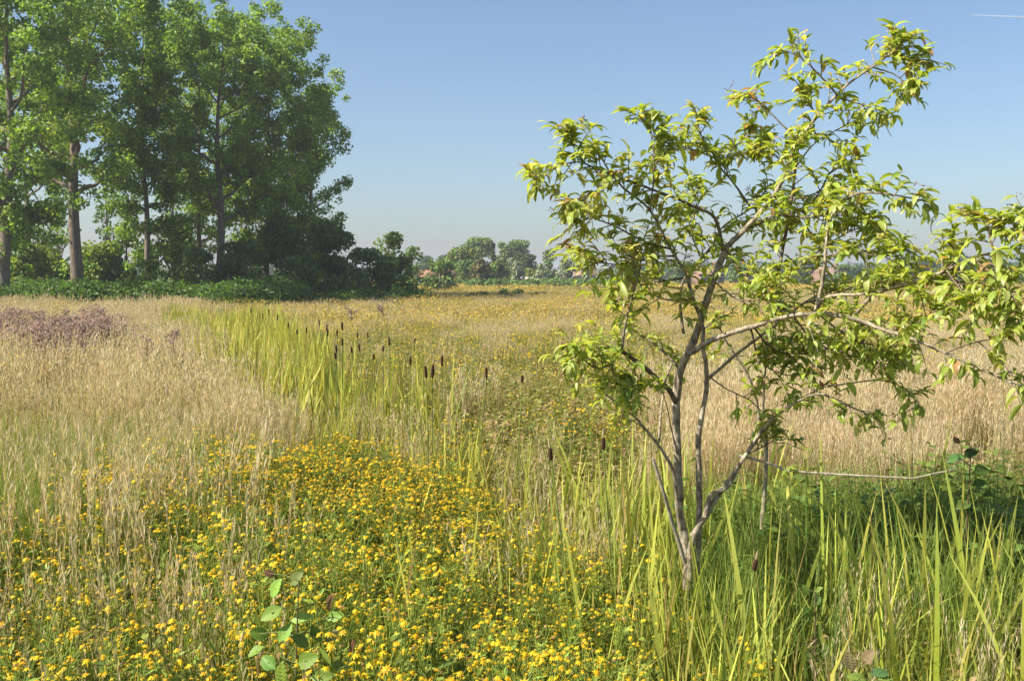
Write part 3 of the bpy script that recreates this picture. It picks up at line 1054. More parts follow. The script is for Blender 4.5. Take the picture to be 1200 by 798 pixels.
fill(1.5, 9, 70, 0, 1.0)
fill(9, 30, 17, 1, 1.0)
fill(30, 100, 2.6, 2, 1.0)
fill(100, 330, 0.36, 3, 1.0)

LABELS = {"dry_grass": ("tan dry grass with pale seed heads across the meadow", "dry grass"),
          "green_grass": ("short green grass between the dry stems", "grass"),
          "reeds": ("upright yellow green reed leaves along the wet ditch", "reeds"),
          "yellow_flowers": ("mass of small yellow flowers through the meadow", "flowers"),
          "weeds": ("low reddish and olive weeds in the open patches", "weeds"),
          "lush_herbs": ("dark green leafy herbs right of the young tree", "herbs")}


def scatter_group(coll, name):
    g = bpy.data.node_groups.new(name, 'GeometryNodeTree')
    g.interface.new_socket("Geometry", in_out='INPUT', socket_type='NodeSocketGeometry')
    g.interface.new_socket("Geometry", in_out='OUTPUT', socket_type='NodeSocketGeometry')
    N, L = g.nodes.new, g.links.new
    i, o = N("NodeGroupInput"), N("NodeGroupOutput")
    ci = N("GeometryNodeCollectionInfo")
    ci.inputs[0].default_value = coll
    ci.inputs["Separate Children"].default_value = True
    ci.inputs["Reset Children"].default_value = True
    ip = N("GeometryNodeInstanceOnPoints")
    ip.inputs["Pick Instance"].default_value = True

    def na(nm, t):
        a = N("GeometryNodeInputNamedAttribute")
        a.data_type = t
        a.inputs[0].default_value = nm
        return a.outputs[0]
    L(i.outputs[0], ip.inputs["Points"])
    L(ci.outputs[0], ip.inputs["Instance"])
    L(na("idx", 'INT'), ip.inputs["Instance Index"])
    er = N("FunctionNodeEulerToRotation")
    L(na("rot", 'FLOAT_VECTOR'), er.inputs[0])
    L(er.outputs[0], ip.inputs["Rotation"])
    L(na("scl", 'FLOAT_VECTOR'), ip.inputs["Scale"])
    L(ip.outputs[0], o.inputs[0])
    return g


def scatter(name, coll, A, label, cat):
    me = bpy.data.meshes.new(name)
    n = len(A)
    me.vertices.add(n)
    me.vertices.foreach_set("co", A[:, :3].astype(np.float32).ravel())

    def put(nm, t, key, arr):
        a = me.attributes.new(nm, t, 'POINT')
        a.data.foreach_set(key, np.ascontiguousarray(arr).ravel())
    put("rot", 'FLOAT_VECTOR', "vector", np.stack([A[:, 4], A[:, 4][::-1], A[:, 3]], -1).astype(np.float32))
    put("scl", 'FLOAT_VECTOR', "vector", np.repeat(A[:, 5:6], 3, 1).astype(np.float32))
    put("idx", 'INT', "value", A[:, 6].astype(np.int32))
    put("tint", 'FLOAT_COLOR', "color", np.concatenate([A[:, 7:10], np.ones((n, 1))], 1).astype(np.float32))
    me.update()
    o = bpy.data.objects.new(name, me)
    COL.objects.link(o)
    md = o.modifiers.new("scatter", 'NODES')
    md.node_group = scatter_group(coll, name + "_scatter")
    tag(o, label, cat, None, "stuff")
    return o


n = 46                                                  # grass and reeds hiding the foot of the young tree
x_, y_ = rng.normal(0.84, 0.2, n), rng.uniform(4.25, 4.85, n)
for key, part_ in (("green_grass", slice(0, 26)), ("reeds", slice(26, 46))):
    X, Y_ = x_[part_], y_[part_]
    q = len(X)
    PTS[key].append(np.column_stack([X, Y_, gz(X, Y_) - 0.01, U(0, 6.28, q), rng.normal(0, 0.06, q), U(0.8, 1.1, q) * (1.1 if key == "green_grass" else 0.72), rng.integers(0, 4, q), jit((1, 1, 1), q, 0.13, 0.04)]))

# the nearest flowering plants become things of their own (below): take their places out of the mass
A = np.concatenate(PTS["yellow_flowers"])
px_, py_ = proj(A[:, 0], A[:, 1], A[:, 2] + 0.45)
inview = (px_ > -10) & (px_ < 1210) & (py_ < 812) & (A[:, 1] < 9)
order = np.argsort(np.where(inview, A[:, 1], 1e9))
single = order[:300]
rest = np.ones(len(A), bool)
rest[single] = False
FLOWERS = A[single]
PTS["yellow_flowers"] = [A[rest]]
for key in KEYS:
    scatter(key, species(key, SP[key][0]), np.concatenate(PTS[key]), *LABELS[key])

# ------------------------------------------------------------------ single flowering plants
hm = []
for i in range(3):
    m_ = MB()
    flower_head(m_, np.zeros(3), 0.0116, 10, 0.3)
    hm.append(m_.mesh("flower_head", M_plant))
m_ = MB()
flower_head(m_, np.zeros(3), 0.0085, 7, 0.5, (0.42, 0.27, 0.09), (0.30, 0.17, 0.06))
hbrown = m_.mesh("flower_head", M_plant)
plants = []
for i in range(6):
    mb, heads = flower_stems(6, 0.13, 0.34, 0.56)
    r0 = mb.obj("flowering_plant", M_plant)
    tag(r0, "yellow flowering plant in the thick foreground drift of blooms", "flower", "yellow flowering plants in the foreground")
    ch = []
    for e in heads[:30]:
        h = bpy.data.objects.new("flower_head", hbrown if rng.random() < 0.18 else hm[rng.integers(3)])
        COL.objects.link(h)
        h.parent = r0
        h.location = e
        h.rotation_euler = (rng.normal(0, 0.3), rng.normal(0, 0.3), rng.uniform(0, 6.28))
        sc = rng.uniform(0.55, 1.3)
        h.scale = (sc, sc, sc)
        ch.append(h)
    plants.append((r0, ch))
for i, row in enumerate(FLOWERS):
    r0, ch = plants[i % 6]
    if i >= 6:
        r0 = r0.copy()
        COL.objects.link(r0)
        for h in ch:
            c = h.copy()
            COL.objects.link(c)
            c.parent = r0
    r0.location = row[:3]
    r0.rotation_euler = (row[4], row[4], row[3])
    r0.scale = (row[5],) * 3

# ------------------------------------------------------------------ cattails
CATS = [(507, 435, 18, "tallest thick brown cattail of the close pair in the middle of the reeds"),
        (499, 436, 15, "slimmer cattail just left of the tallest thick one"),
        (518, 423, 12, "cattail just right of and behind the close pair"),
        (570, 437, 13, "lone cattail with a pale tip right of the close pair"),
        (612, 444, 11, "rightmost lone cattail standing before the bare brown patch"),
        (707, 520, 14, "small near cattail with a pale spike left of the young tree"),
        (645, 532, 13, "slim near cattail sunk among the yellow flowers"),
        (885, 662, 16, "dull brown cattail low among the reeds right of the young tree"),
        (456, 400, 11, "stout cattail left of the close pair, at the top of the reeds"),
        (449, 409, 8, None), (438, 418, 8, None), (481, 423, 9, "cattail just left of the close pair and at the same height"), (431, 393, 8, None), (421, 407, 9, None), (412, 410, 7, None), (401, 401, 9, None),
        (401, 382, 10, "tallest of the distant cattails, standing well above its neighbours"), (395, 390, 8, None), (383, 384, 8, None), (393, 417, 10, None), (419, 393, 6, None), (486, 399, 6, "tiny cattail standing alone above and behind the close pair"), (294, 364, 6, "leftmost cattail at the far end of the reed bed"),
        (315, 365, 6, None), (325, 372, 7, None), (338, 381, 7, None), (348, 389, 7, None), (359, 387, 7, None), (384, 390, 8, None), (394, 409, 9, None), (374, 378, 7, None), (308, 370, 6, None)]
for px, py, hh, lab in CATS:
    zt = 1.0 if py < 500 else (0.88 if py < 600 else 0.62)
    Y = (CAMZ - zt) * F / (py - 325)
    c = at(px, py, Y)
    L_ = hh * Y / F
    b = np.array([c[0] + rng.normal(0, 0.06), Y + rng.normal(0, 0.05), float(gz(c[0], Y)) - 0.02])
    root = empty("cattail", b, lab or "small distant brown cattail rising from the reed bed behind the close pair", "cattail", "cattails in the ditch")
    ax = norm(norm(c - b) + np.array([rng.normal(0, 0.05), rng.normal(0, 0.03), 0]))
    L_ *= rng.uniform(0.85, 1.15)
    st, rr = smooth_line(np.array([[0, 0, 0], (c - b) * 0.5 + rng.normal(0, 0.012, 3), c - b - ax * L_ / 2, c - b + ax * L_ / 2]), np.array([0.006, 0.005, 0.004, 0.004]), 3)
    mb = MB()
    tube(mb, st, rr, 6, np.array((0.2, 0.26, 0.06), np.float32))
    mb.obj("stem", M_plant, root, True)
    rad = max(0.0105, L_ * 0.115)
    q = np.linspace(-0.5, 0.5, 9)
    prof = rad * np.array([0.35, 0.82, 0.95, 1, 1, 1, 0.97, 0.85, 0.4])
    mb = MB()
    tube(mb, (c - b)[None] + ax[None] * (q * L_)[:, None], prof, 9, (0.05, 0.03, 0.02), 0.03)
    mb.obj("seed_head", M_cat, root, True)
    mb = MB()
    e = c - b + ax * L_ / 2
    tube(mb, np.array([e, e + ax * L_ * 0.35, e + ax * L_ * 0.75]), np.array([0.003, 0.0035, 0.001]) * (1.6 if Y < 6 else 1), 5, np.array((0.42, 0.34, 0.2), np.float32))
    mb.obj("spike", M_plant, root, True)
    for k in range(4):
        mb = MB()
        blades(mb, rng.normal(0, 0.015, (1, 3)) * [1, 1, 0], U(0, 6.28, 1), (c - b)[2] * U(0.8, 1.15, 1), U(0.010, 0.015, 1), U(0.02, 0.12, 1), U(0, 0.2, 1), jit((0.19, 0.25, 0.04), 1), jit((0.30, 0.36, 0.08), 1), 5, pw=0.5)
        mb.obj("leaf", M_plant, root)

# ------------------------------------------------------------------ thistles going to seed at the left
TH = []
for v in range(6):
    mb = MB()
    n = 1
    H = rng.uniform(1.05, 1.35)
    main = blades(mb, np.zeros((1, 3)), U(0, 6.28, 1), np.array([H]), np.array([0.022]), U(0, 0.12, 1), U(0, 0.15, 1), jit((0.13, 0.09, 0.07), 1), jit((0.16, 0.10, 0.09), 1), 5, pw=0.2)[0]
    for k in range(11):
        t = rng.uniform(0.45, 0.95)
        p0 = np.array([np.interp(t, np.linspace(0, 1, 6), main[:, a]) for a in range(3)])
        a = rng.uniform(0, 6.28)
        l = rng.uniform(0.12, 0.34)
        e = p0 + np.array([math.cos(a) * l * 0.6, math.sin(a) * l * 0.6, l * 0.85])
        tube(mb, np.array([p0, (p0 + e) / 2, e]), np.array([0.007, 0.006, 0.005]), 3, np.array((0.15, 0.095, 0.085), np.float32), cap=False)
        for _ in range(5):
            q = 14
            c = e + rng.normal(0, 0.05, 3)
            leaves(mb, np.tile(c, (q, 1)), rdir(q) + [0, 0, 0.5], rdir(q), U(0.03, 0.055, q), U(0.014, 0.028, q), jit((0.43, 0.31, 0.295) if rng.random() < 0.65 else (0.5, 0.40, 0.36), q, 0.2))
    q = 26
    hh = U(0.05, 0.6, q) * H
    az = U(0, 6.28, q)
    leaves(mb, np.stack([np.zeros(q), np.zeros(q), hh], -1), np.stack([np.cos(az), np.sin(az), U(-0.1, 0.7, q)], -1), np.tile([0, 0, 1.0], (q, 1)), U(0.1, 0.22, q), U(0.025, 0.05, q), jit((0.15, 0.18, 0.05), q, 0.2))
    TH.append(mb.mesh("thistle", M_plant))
for i in range(190):
    px = rng.uniform(-15, 145) if i < 150 else rng.uniform(110, 165)
    Y = rng.uniform(15.5, 22) if px < 110 else rng.uniform(17, 23)
    x = (px - 600) / F * Y
    if i >= 172:
        break
    o = bpy.data.objects.new("thistle", TH[i % 6])
    COL.objects.link(o)
    o.location = (x, Y, float(gz(x, Y)))
    o.rotation_euler = (rng.normal(0, 0.07), rng.normal(0.06, 0.09), rng.uniform(0, 6.28))
    sc = rng.uniform(0.64, 0.82)
    if px > 120:
        sc *= 0.88
    o.scale = (sc,) * 3
    tag(o, "purple brown thistle gone to seed in the dense patch at the left", "thistle", "thistles in the patch before the hedge")
for px, py, Y, tilt, lab in [(112, 402, 12.5, -0.55, "dark dead thistle leaning left in front of the thistle patch"), (128, 398, 13.5, -0.3, "leaning brown thistle right of the darkest leaning one"),
                             (205, 396, 15.5, -0.5, "lone dark thistle leaning left in the tan grass"), (248, 402, 13.5, -0.45, "small dark thistle farthest right of the patch"),
                             (418, 372, 28, -0.2, "dark dead stalk standing beyond the reeds"), (455, 375, 28, -0.3, "thin dark dead stalk right of the other one beyond the reeds")]:
    x = (px - 600) / F * Y
    o = bpy.data.objects.new("thistle", TH[rng.integers(6)])
    COL.objects.link(o)
    o.location = (x, Y, float(gz(x, Y)))
    o.rotation_euler = (0, tilt, rng.uniform(-0.4, 0.4))
    o.scale = (0.72, 0.72, 0.85)
    tag(o, lab, "thistle", "stray thistles")


# ------------------------------------------------------------------ broad-leaved seedlings
def broad_leaf(name, p, d, nr, l, w, col, parent, pleats=7):
    """pleated alder-like leaf: a ribbed sheet, notched at the tip"""
    d = d / np.linalg.norm(d)
    s = norm(np.cross(d, nr))
    u = np.cross(s, d)
    mb = MB()
    m, k = 2 * pleats + 1, 2
    V = []
    for i in range(m):
        t = i / (m - 1)
        wd = w * 0.5 * (math.sin(math.pi * min(1, t ** 0.85 * 0.93 + 0.05)) ** 0.75)
        bend = -0.18 * l * t * t
        rib = 0.04 * l * (1 if i % 2 else -1)
        for sgn in (-1, -0.5, 0, 0.5, 1):
            a = abs(sgn)
            V.append(p + d * (l * (t + 0.16 * a * (1 - t))) + s * wd * sgn + u * (bend + 0.22 * wd * a + (rib if a == 0.5 else rib * 0.6 if a == 1 else 0)))
    f = []
    for i in range(m - 1):
        for j in range(4):
            a = i * 5 + j
            f += [(a, a + 1, a + 6), (a, a + 6, a + 5)]
    mb.add(np.array(V), f, np.asarray(col, np.float32))
    return mb.obj(name, M_plant, parent)


def seedling(pxb, pyb, Y, lv, label, col, cat="seedling"):
    b = at(pxb, pyb, Y)
    b[2] = float(gz(b[0], Y)) - 0.02
    root = empty("alder_seedling", b, label, cat, "broad leaved seedlings")
    tops = [at(a[0], a[1], Y + a[5]) - b for a in lv]
    hmax = max(q[2] for q in tops)
    cx = np.mean([q[0] for q in tops])
    st, rr = smooth_line(np.array([[0, 0, 0], [cx * 0.4, 0, hmax * 0.5], [cx, 0, hmax * 0.98]]), np.array([0.006, 0.0045, 0.002]), 5)
    mb = MB()
    tube(mb, st, rr, 6, np.array((0.16, 0.13, 0.06), np.float32))
    for q, a in zip(tops, lv):
        i = int(np.argmin(np.abs(st[:, 2] - (q[2] - 0.03))))
        tube(mb, np.array([st[i], (st[i] + q) / 2 + [0, 0, 0.008], q]), np.array([0.002, 0.0018, 0.0015]), 4, np.array((0.18, 0.2, 0.06), np.float32), cap=False)
    mb.obj("stem", M_plant, root, True)
    for q, a in zip(tops, lv):
        l = a[2] / F * Y * 0.92
        an = R(a[3])
        d = np.array([math.cos(an), rng.normal(-0.25, 0.3), math.sin(an)])
        nr = norm(np.array([-0.5, -0.7, 0.6]) + 0.35 * rdir(1)[0])
        broad_leaf("leaf", q - d * l * 0.5, d, nr, l, l * 0.62, jit(a[4] if a[4] else col, 1, 0.14)[0], root)


BRN = (0.15, 0.085, 0.04)
AG = (0.20, 0.31, 0.05)
seedling(340, 800, 3.0, [(322, 690, 30, 70, None, 0), (346, 678, 26, 50, (0.2, 0.27, 0.08), 0.05), (318, 718, 32, 200, None, -0.05), (352, 724, 30, 20, None, 0.02), (304, 742, 28, 160, None, 0.04),
                         (333, 742, 28, 60, None, -0.06), (386, 706, 28, 80, BRN, 0.08), (391, 722, 26, 20, None, 0.06), (352, 750, 28, -30, None, -0.05), (314, 776, 30, 150, None, -0.06),
                         (358, 774, 34, 30, (0.2, 0.29, 0.04), -0.08), (389, 746, 26, 70, (0.24, 0.27, 0.12), 0.05), (396, 780, 26, -20, None, 0), (330, 792, 34, 100, None, -0.1), (376, 792, 30, 10, None, -0.1),
                         (412, 758, 20, 80, BRN, 0.05), (316, 672, 16, 150, BRN, 0.02), (300, 762, 26, 200, None, 0.03), (345, 768, 26, 90, None, 0.04), (370, 742, 26, -60, None, 0.03)],
         "broad leaved seedling with pleated bright green leaves among the nearest flowers", AG)
seedling(1130, 640, 4.7, [(1121, 516, 12, 130, BRN, 0), (1137, 531, 22, 30, (0.07, 0.12, 0.03), 0), (1121, 536, 24, 190, (0.08, 0.15, 0.045), -0.03), (1150, 551, 26, 10, (0.075, 0.13, 0.03), -0.02),
                          (1114, 571, 24, 170, (0.13, 0.2, 0.03), 0.02), (1147, 566, 20, 20, (0.08, 0.14, 0.03), 0), (1156, 577, 18, -20, (0.09, 0.15, 0.03), 0.05), (1130, 590, 24, 200, None, 0), (1150, 600, 24, -30, None, 0.03)],
         "dark green alder seedling at the tip of the bare horizontal branch", (0.09, 0.15, 0.03))
seedling(1012, 800, 3.3, [(996, 776, 30, 110, (0.24, 0.17, 0.09), 0), (1016, 770, 26, 60, (0.22, 0.16, 0.09), 0), (1030, 788, 26, 10, (0.13, 0.22, 0.07), -0.03), (1006, 795, 26, 160, AG, -0.02), (1040, 798, 24, -10, AG, 0)],
         "small seedling with brown withered leaves at the bottom right", AG)
seedling(957, 790, 4.0, [(945, 692, 16, 120, None, 0), (957, 704, 18, 80, None, 0), (948, 718, 20, 130, None, 0), (958, 740, 22, 90, None, 0), (964, 762, 22, 60, None, 0), (950, 770, 18, 140, None, 0), (960, 690, 14, 70, (0.2, 0.28, 0.07), 0)],
         "slender green seedling with small leaves among the right hand reeds", (0.11, 0.18, 0.03))

# ------------------------------------------------------------------ the young tree
D0 = 5.0
TB = at(806, 652, D0)
TB[2] = float(gz(TB[0], D0)) - 0.03
tree = empty("young_tree", TB, "young many stemmed tree with drooping yellow green leaves standing beside the ditch", "tree")

# (name, material, [(px, py)...], radius px start, end, depth offset start, end, twig density, first share of the length with twigs)
BRANCHES = [
    ("stem", "s", [(806, 690), (803, 640), (800, 615), (796, 590), (794, 537), (792, 474), (796, 440), (806, 414), (816, 392), (828, 353), (843, 310), (852, 288)], 8, 5, 0, 0.0, 0.25, 0.75),
    ("stem", "s", [(852, 288), (872, 270), (905, 232), (924, 195), (937, 163), (985, 107), (1025, 77), (1048, 60), (1060, 46)], 4.6, 1.0, 0.0, -0.2, 1.1, 0.1),
    ("stem", "s", [(815, 680), (818, 640), (820, 590), (818, 532), (820, 503), (827, 460), (828, 435), (824, 406), (823, 380), (812, 350), (803, 320), (785, 290), (760, 245), (725, 215), (695, 170)], 6, 1.1, 0.05, -0.1, 0.9, 0.55),
    ("stem", "s", [(808, 680), (811, 632), (828, 602), (838, 585)], 6, 5, -0.02, 0.0, 0, 1),
    ("stem", "s", [(836, 588), (862, 551), (884, 517), (900, 496), (929, 474), (963, 462), (1002, 479), (1030, 490)], 4, 1, 0.0, -0.15, 0.7, 0.45),
    ("branch", "s", [(826, 606), (833, 580), (852, 571), (868, 543), (886, 516), (905, 490)], 3.8, 2.2, -0.05, 0.03, 0, 1),
    ("branch", "s", [(793, 470), (801, 421), (813, 412), (833, 399), (862, 389), (891, 380), (920, 372), (953, 368), (987, 371), (1011, 377), (1036, 387), (1074, 399), (1108, 414), (1142, 428), (1176, 445), (1204, 456)], 5.2, 1.3, 0.0, -0.9, 0.55, 0.35),
    ("branch", "s", [(1000, 372), (1021, 348), (1040, 338), (1074, 330), (1108, 317), (1142, 302), (1177, 290), (1194, 266), (1208, 255)], 3.2, 0.9, -0.35, -0.95, 1.2, 0.15),
    ("branch", "s", [(955, 366), (970, 348), (1007, 345), (1039, 340), (1074, 332), (1108, 322), (1135, 345), (1150, 372)], 2.8, 0.9, -0.25, -0.75, 1.0, 0.2),
    ("branch", "s", [(827, 446), (862, 416), (891, 394), (915, 376), (950, 350), (985, 338)], 3.2, 1.2, 0.08, 0.25, 0.7, 0.45),
    ("branch", "t", [(793, 476), (784, 457), (760, 435), (738, 418), (724, 409)], 4.2, 3.2, 0.0, -0.35, 0.35, 0.5),
    ("branch", "t", [(728, 411), (732, 385), (740, 350), (749, 322), (752, 300)], 2.2, 1.0, -0.35, -0.25, 1.0, 0.25),
    ("branch", "t", [(721, 408), (717, 430), (724, 452), (736, 480)], 1.8, 0.9, -0.35, -0.4, 1.0, 0.1),
    ("branch", "t", [(718, 426), (700, 432), (682, 420), (668, 405)], 1.5, 0.7, -0.37, -0.6, 1.9, 0.0),
    ("branch", "t", [(726, 410), (705, 405), (690, 415), (670, 428)], 1.5, 0.7, -0.35, -0.2, 1.6, 0.0),
    ("branch", "t", [(734, 418), (745, 440), (730, 452), (705, 455)], 1.4, 0.7, -0.3, -0.5, 1.5, 0.1),
    ("branch", "t", [(800, 438), (790, 425), (770, 405), (748, 391), (733, 380)], 2.6, 1.1, 0.02, 0.3, 0.9, 0.3),
    ("stem", "s", [(801, 640), (795, 600), (791, 562), (784, 541), (765, 513), (741, 486), (709, 462)], 4.4, 1.3, 0.02, -0.25, 0.25, 0.7),
    ("branch", "s", [(772, 519), (775, 479), (779, 450), (790, 420)], 2, 1.1, -0.08, 0.1, 0.5, 0.5),
    ("stem", "d", [(803, 660), (787, 609), (777, 575), (765, 537)], 3.4, 2.4, -0.08, -0.2, 0, 1),
    ("stem", "s", [(893, 620), (897, 560), (898, 512), (894, 484), (895, 455), (898, 421), (906, 392), (915, 350)], 4.6, 1.5, 0.55, 0.45, 0.6, 0.5),
    ("stem", "s", [(896, 522), (883, 455), (866, 423), (850, 398), (838, 370)], 3.2, 1.2, 0.55, 0.5, 0.6, 0.5),
    ("branch", "d", [(866, 534), (881, 537), (910, 546), (924, 552), (958, 554), (1002, 557), (1045, 559), (1069, 560), (1098, 554), (1118, 550)], 2.5, 1.0, 0.0, -0.35, 0.06, 0.2),
    ("branch", "t", [(909, 376), (911, 350), (910, 330), (916, 300), (925, 250), (932, 200), (936, 165)], 2.6, 2.0, -0.1, 0.1, 0.9, 0.3),
    ("branch", "s", [(955, 369), (962, 340), (966, 315), (972, 262), (985, 238), (1012, 226), (1055, 230), (1092, 238)], 3.4, 0.9, -0.2, -0.4, 1.2, 0.3),
    ("branch", "t", [(917, 374), (905, 350), (890, 330), (868, 306), (846, 296)], 2.2, 1.0, -0.1, 0.35, 0.9, 0.3),
    ("branch", "t", [(912, 337), (929, 318), (952, 300), (978, 282), (1005, 268), (1035, 272)], 1.7, 0.8, -0.08, -0.3, 1.3, 0.2),
    ("branch", "t", [(918, 362), (955, 352), (985, 342), (1015, 330)], 1.6, 0.8, -0.12, 0.3, 0.9, 0.3),
    ("branch", "t", [(801, 391), (797, 357), (801, 329), (820, 305), (835, 288), (848, 265), (880, 244), (902, 218)], 2.3, 1.0, 0.1, 0.25, 1.0, 0.35),
    ("branch", "t", [(848, 296), (838, 256), (812, 242), (790, 232), (745, 215), (707, 201), (675, 190), (640, 202), (628, 212)], 3.0, 0.7, 0.0, -0.3, 1.1, 0.15),
    ("branch", "t", [(678, 191), (672, 170), (668, 158)], 1.0, 0.6, -0.25, -0.22, 2.4, 0.0),
    ("branch", "t", [(720, 206), (705, 225), (680, 232), (665, 240)], 1.2, 0.6, -0.18, -0.35, 1.6, 0.1),
    ("branch", "t", [(762, 247), (766, 200), (764, 165), (757, 136)], 1.3, 0.6, -0.08, -0.05, 1.6, 0.15),
    ("branch", "t", [(880, 244), (860, 215), (845, 198), (835, 180), (822, 160), (815, 130)], 1.8, 0.7, 0.2, 0.1, 1.2, 0.2),
    ("branch", "t", [(843, 196), (862, 172), (885, 152)], 1.2, 0.7, 0.18, 0.25, 1.5, 0.1),
    ("branch", "t", [(838, 185), (818, 178), (795, 172), (775, 182)], 1.2, 0.7, 0.16, 0.0, 1.6, 0.1),
    ("branch", "t", [(935, 164), (910, 140), (892, 120), (868, 110)], 1.5, 0.7, -0.05, 0.1, 1.0, 0.45),
    ("branch", "t", [(980, 110), (960, 88), (935, 66), (912, 58)], 1.5, 0.7, -0.1, -0.05, 1.0, 0.25),
    ("branch", "t", [(1022, 79), (1045, 86), (1058, 95), (1068, 100)], 1.2, 0.7, -0.15, -0.2, 2.6, 0.55),
    ("branch", "t", [(1046, 62), (1062, 68), (1078, 70)], 1.0, 0.6, -0.18, -0.1, 2.4, 0.2),
    ("branch", "t", [(976, 114), (1000, 120), (1020, 126), (1040, 134)], 1.2, 0.6, -0.08, -0.2, 1.3, 0.5),
    ("branch", "t", [(960, 138), (945, 118), (940, 100)], 1.1, 0.6, -0.06, 0.1, 1.8, 0.2),
    ("branch", "t", [(930, 205), (905, 178), (890, 170)], 1.2, 0.7, 0.05, 0.15, 1.5, 0.2),
    ("branch", "t", [(933, 195), (955, 168), (985, 150), (1010, 138)], 1.3, 0.7, 0.05, 0.2, 1.2, 0.25),
    ("branch", "t", [(880, 244), (905, 242), (925, 235), (952, 228), (985, 215)], 1.6, 0.7, 0.2, 0.35, 1.2, 0.2),
    ("branch", "t", [(862, 276), (890, 262), (912, 252), (945, 255), (985, 252), (1030, 262)], 1.8, 0.7, 0.05, -0.35, 1.2, 0.2),
    ("branch", "t", [(1164, 293), (1157, 270), (1150, 252)], 1.2, 0.6, -0.85, -0.8, 2.2, 0.1),
    ("branch", "t", [(1110, 316), (1122, 300), (1112, 284)], 1.2, 0.6, -0.7, -0.6, 1.5, 0.1),
    ("branch", "t", [(1110, 318), (1130, 345), (1145, 358)], 1.2, 0.6, -0.7, -0.9, 1.7, 0.1),
    ("branch", "t", [(1036, 388), (1060, 384), (1085, 372), (1095, 358)], 1.5, 0.7, -0.5, -0.65, 1.6, 0.1),
    ("branch", "t", [(1108, 414), (1140, 402), (1185, 394)], 1.2, 0.6, -0.7, -1.0, 0.6, 0.5),
    ("branch", "t", [(1142, 305), (1172, 330), (1190, 355), (1195, 385)], 1.4, 0.7, -0.8, -1.0, 1.6, 0.1),
    ("branch", "t", [(786, 292), (755, 283), (722, 266), (692, 256), (678, 262)], 1.7, 0.7, -0.03, -0.25, 1.6, 0.1),
    ("branch", "t", [(790, 300), (760, 302), (728, 310), (700, 306), (680, 292)], 1.6, 0.7, 0.0, -0.2, 1.6, 0.1),
    ("branch", "t", [(800, 326), (772, 330), (745, 325), (720, 340)], 1.6, 0.7, 0.0, 0.25, 1.3, 0.15),
    ("branch", "t", [(812, 352), (785, 352), (755, 345), (725, 358)], 1.5, 0.7, 0.02, -0.1, 0.7, 0.4),
    ("branch", "t", [(884, 384), (905, 408), (940, 415), (985, 405), (1020, 395)], 1.7, 0.8, 0.0, 0.15, 1.9, 0.1),
    ("branch", "t", [(930, 371), (950, 395), (985, 415), (1025, 420), (1055, 415)], 1.7, 0.8, -0.12, -0.1, 1.9, 0.1),
    ("branch", "t", [(960, 369), (995, 395), (1030, 405), (1060, 400)], 1.6, 0.8, -0.2, -0.4, 1.7, 0.1),
    ("branch", "t", [(880, 386), (890, 420), (915, 438), (950, 440)], 1.5, 0.8, 0.0, 0.25, 1.4, 0.2),
    ("branch", "t", [(929, 474), (958, 456), (990, 450), (1035, 446), (1070, 462), (1078, 478)], 1.4, 0.7, -0.02, -0.3, 0.55, 0.55),
    ("branch", "t", [(830, 440), (850, 455), (880, 470), (900, 490)], 1.3, 0.7, 0.1, 0.3, 0.8, 0.4),
    ("branch", "t", [(868, 536), (885, 528), (900, 520), (910, 512)], 1.2, 0.6, 0.1, 0.0, 1.8, 0.3),
    ("branch", "t", [(795, 540), (780, 470), (772, 455)], 1.0, 0.6, 0, -0.3, 0.5, 0.6),
    ("branch", "t", [(940, 250), (960, 225), (975, 200), (1000, 190)], 1.4, 0.7, 0.0, -0.2, 1.4, 0.2),
    ("branch", "t", [(850, 292), (870, 320), (895, 325), (925, 330)], 1.4, 0.7, 0.0, -0.35, 1.2, 0.15),
    ("branch", "t", [(838, 330), (862, 350), (885, 352), (905, 345)], 1.4, 0.7, 0.0, -0.3, 1.2, 0.15),
    ("branch", "t", [(968, 300), (1000, 296), (1035, 300), (1062, 290)], 1.4, 0.7, -0.25, -0.5, 1.5, 0.15),
    ("branch", "t", [(820, 300), (810, 270), (818, 240), (815, 215)], 1.3, 0.7, 0.1, 0.3, 1.4, 0.1),
]
MATS = {"s": M_stem, "t": M_twig, "d": M_dead}
LEAF_AT = []                                            # rows: point, direction of the twig there
tips = []
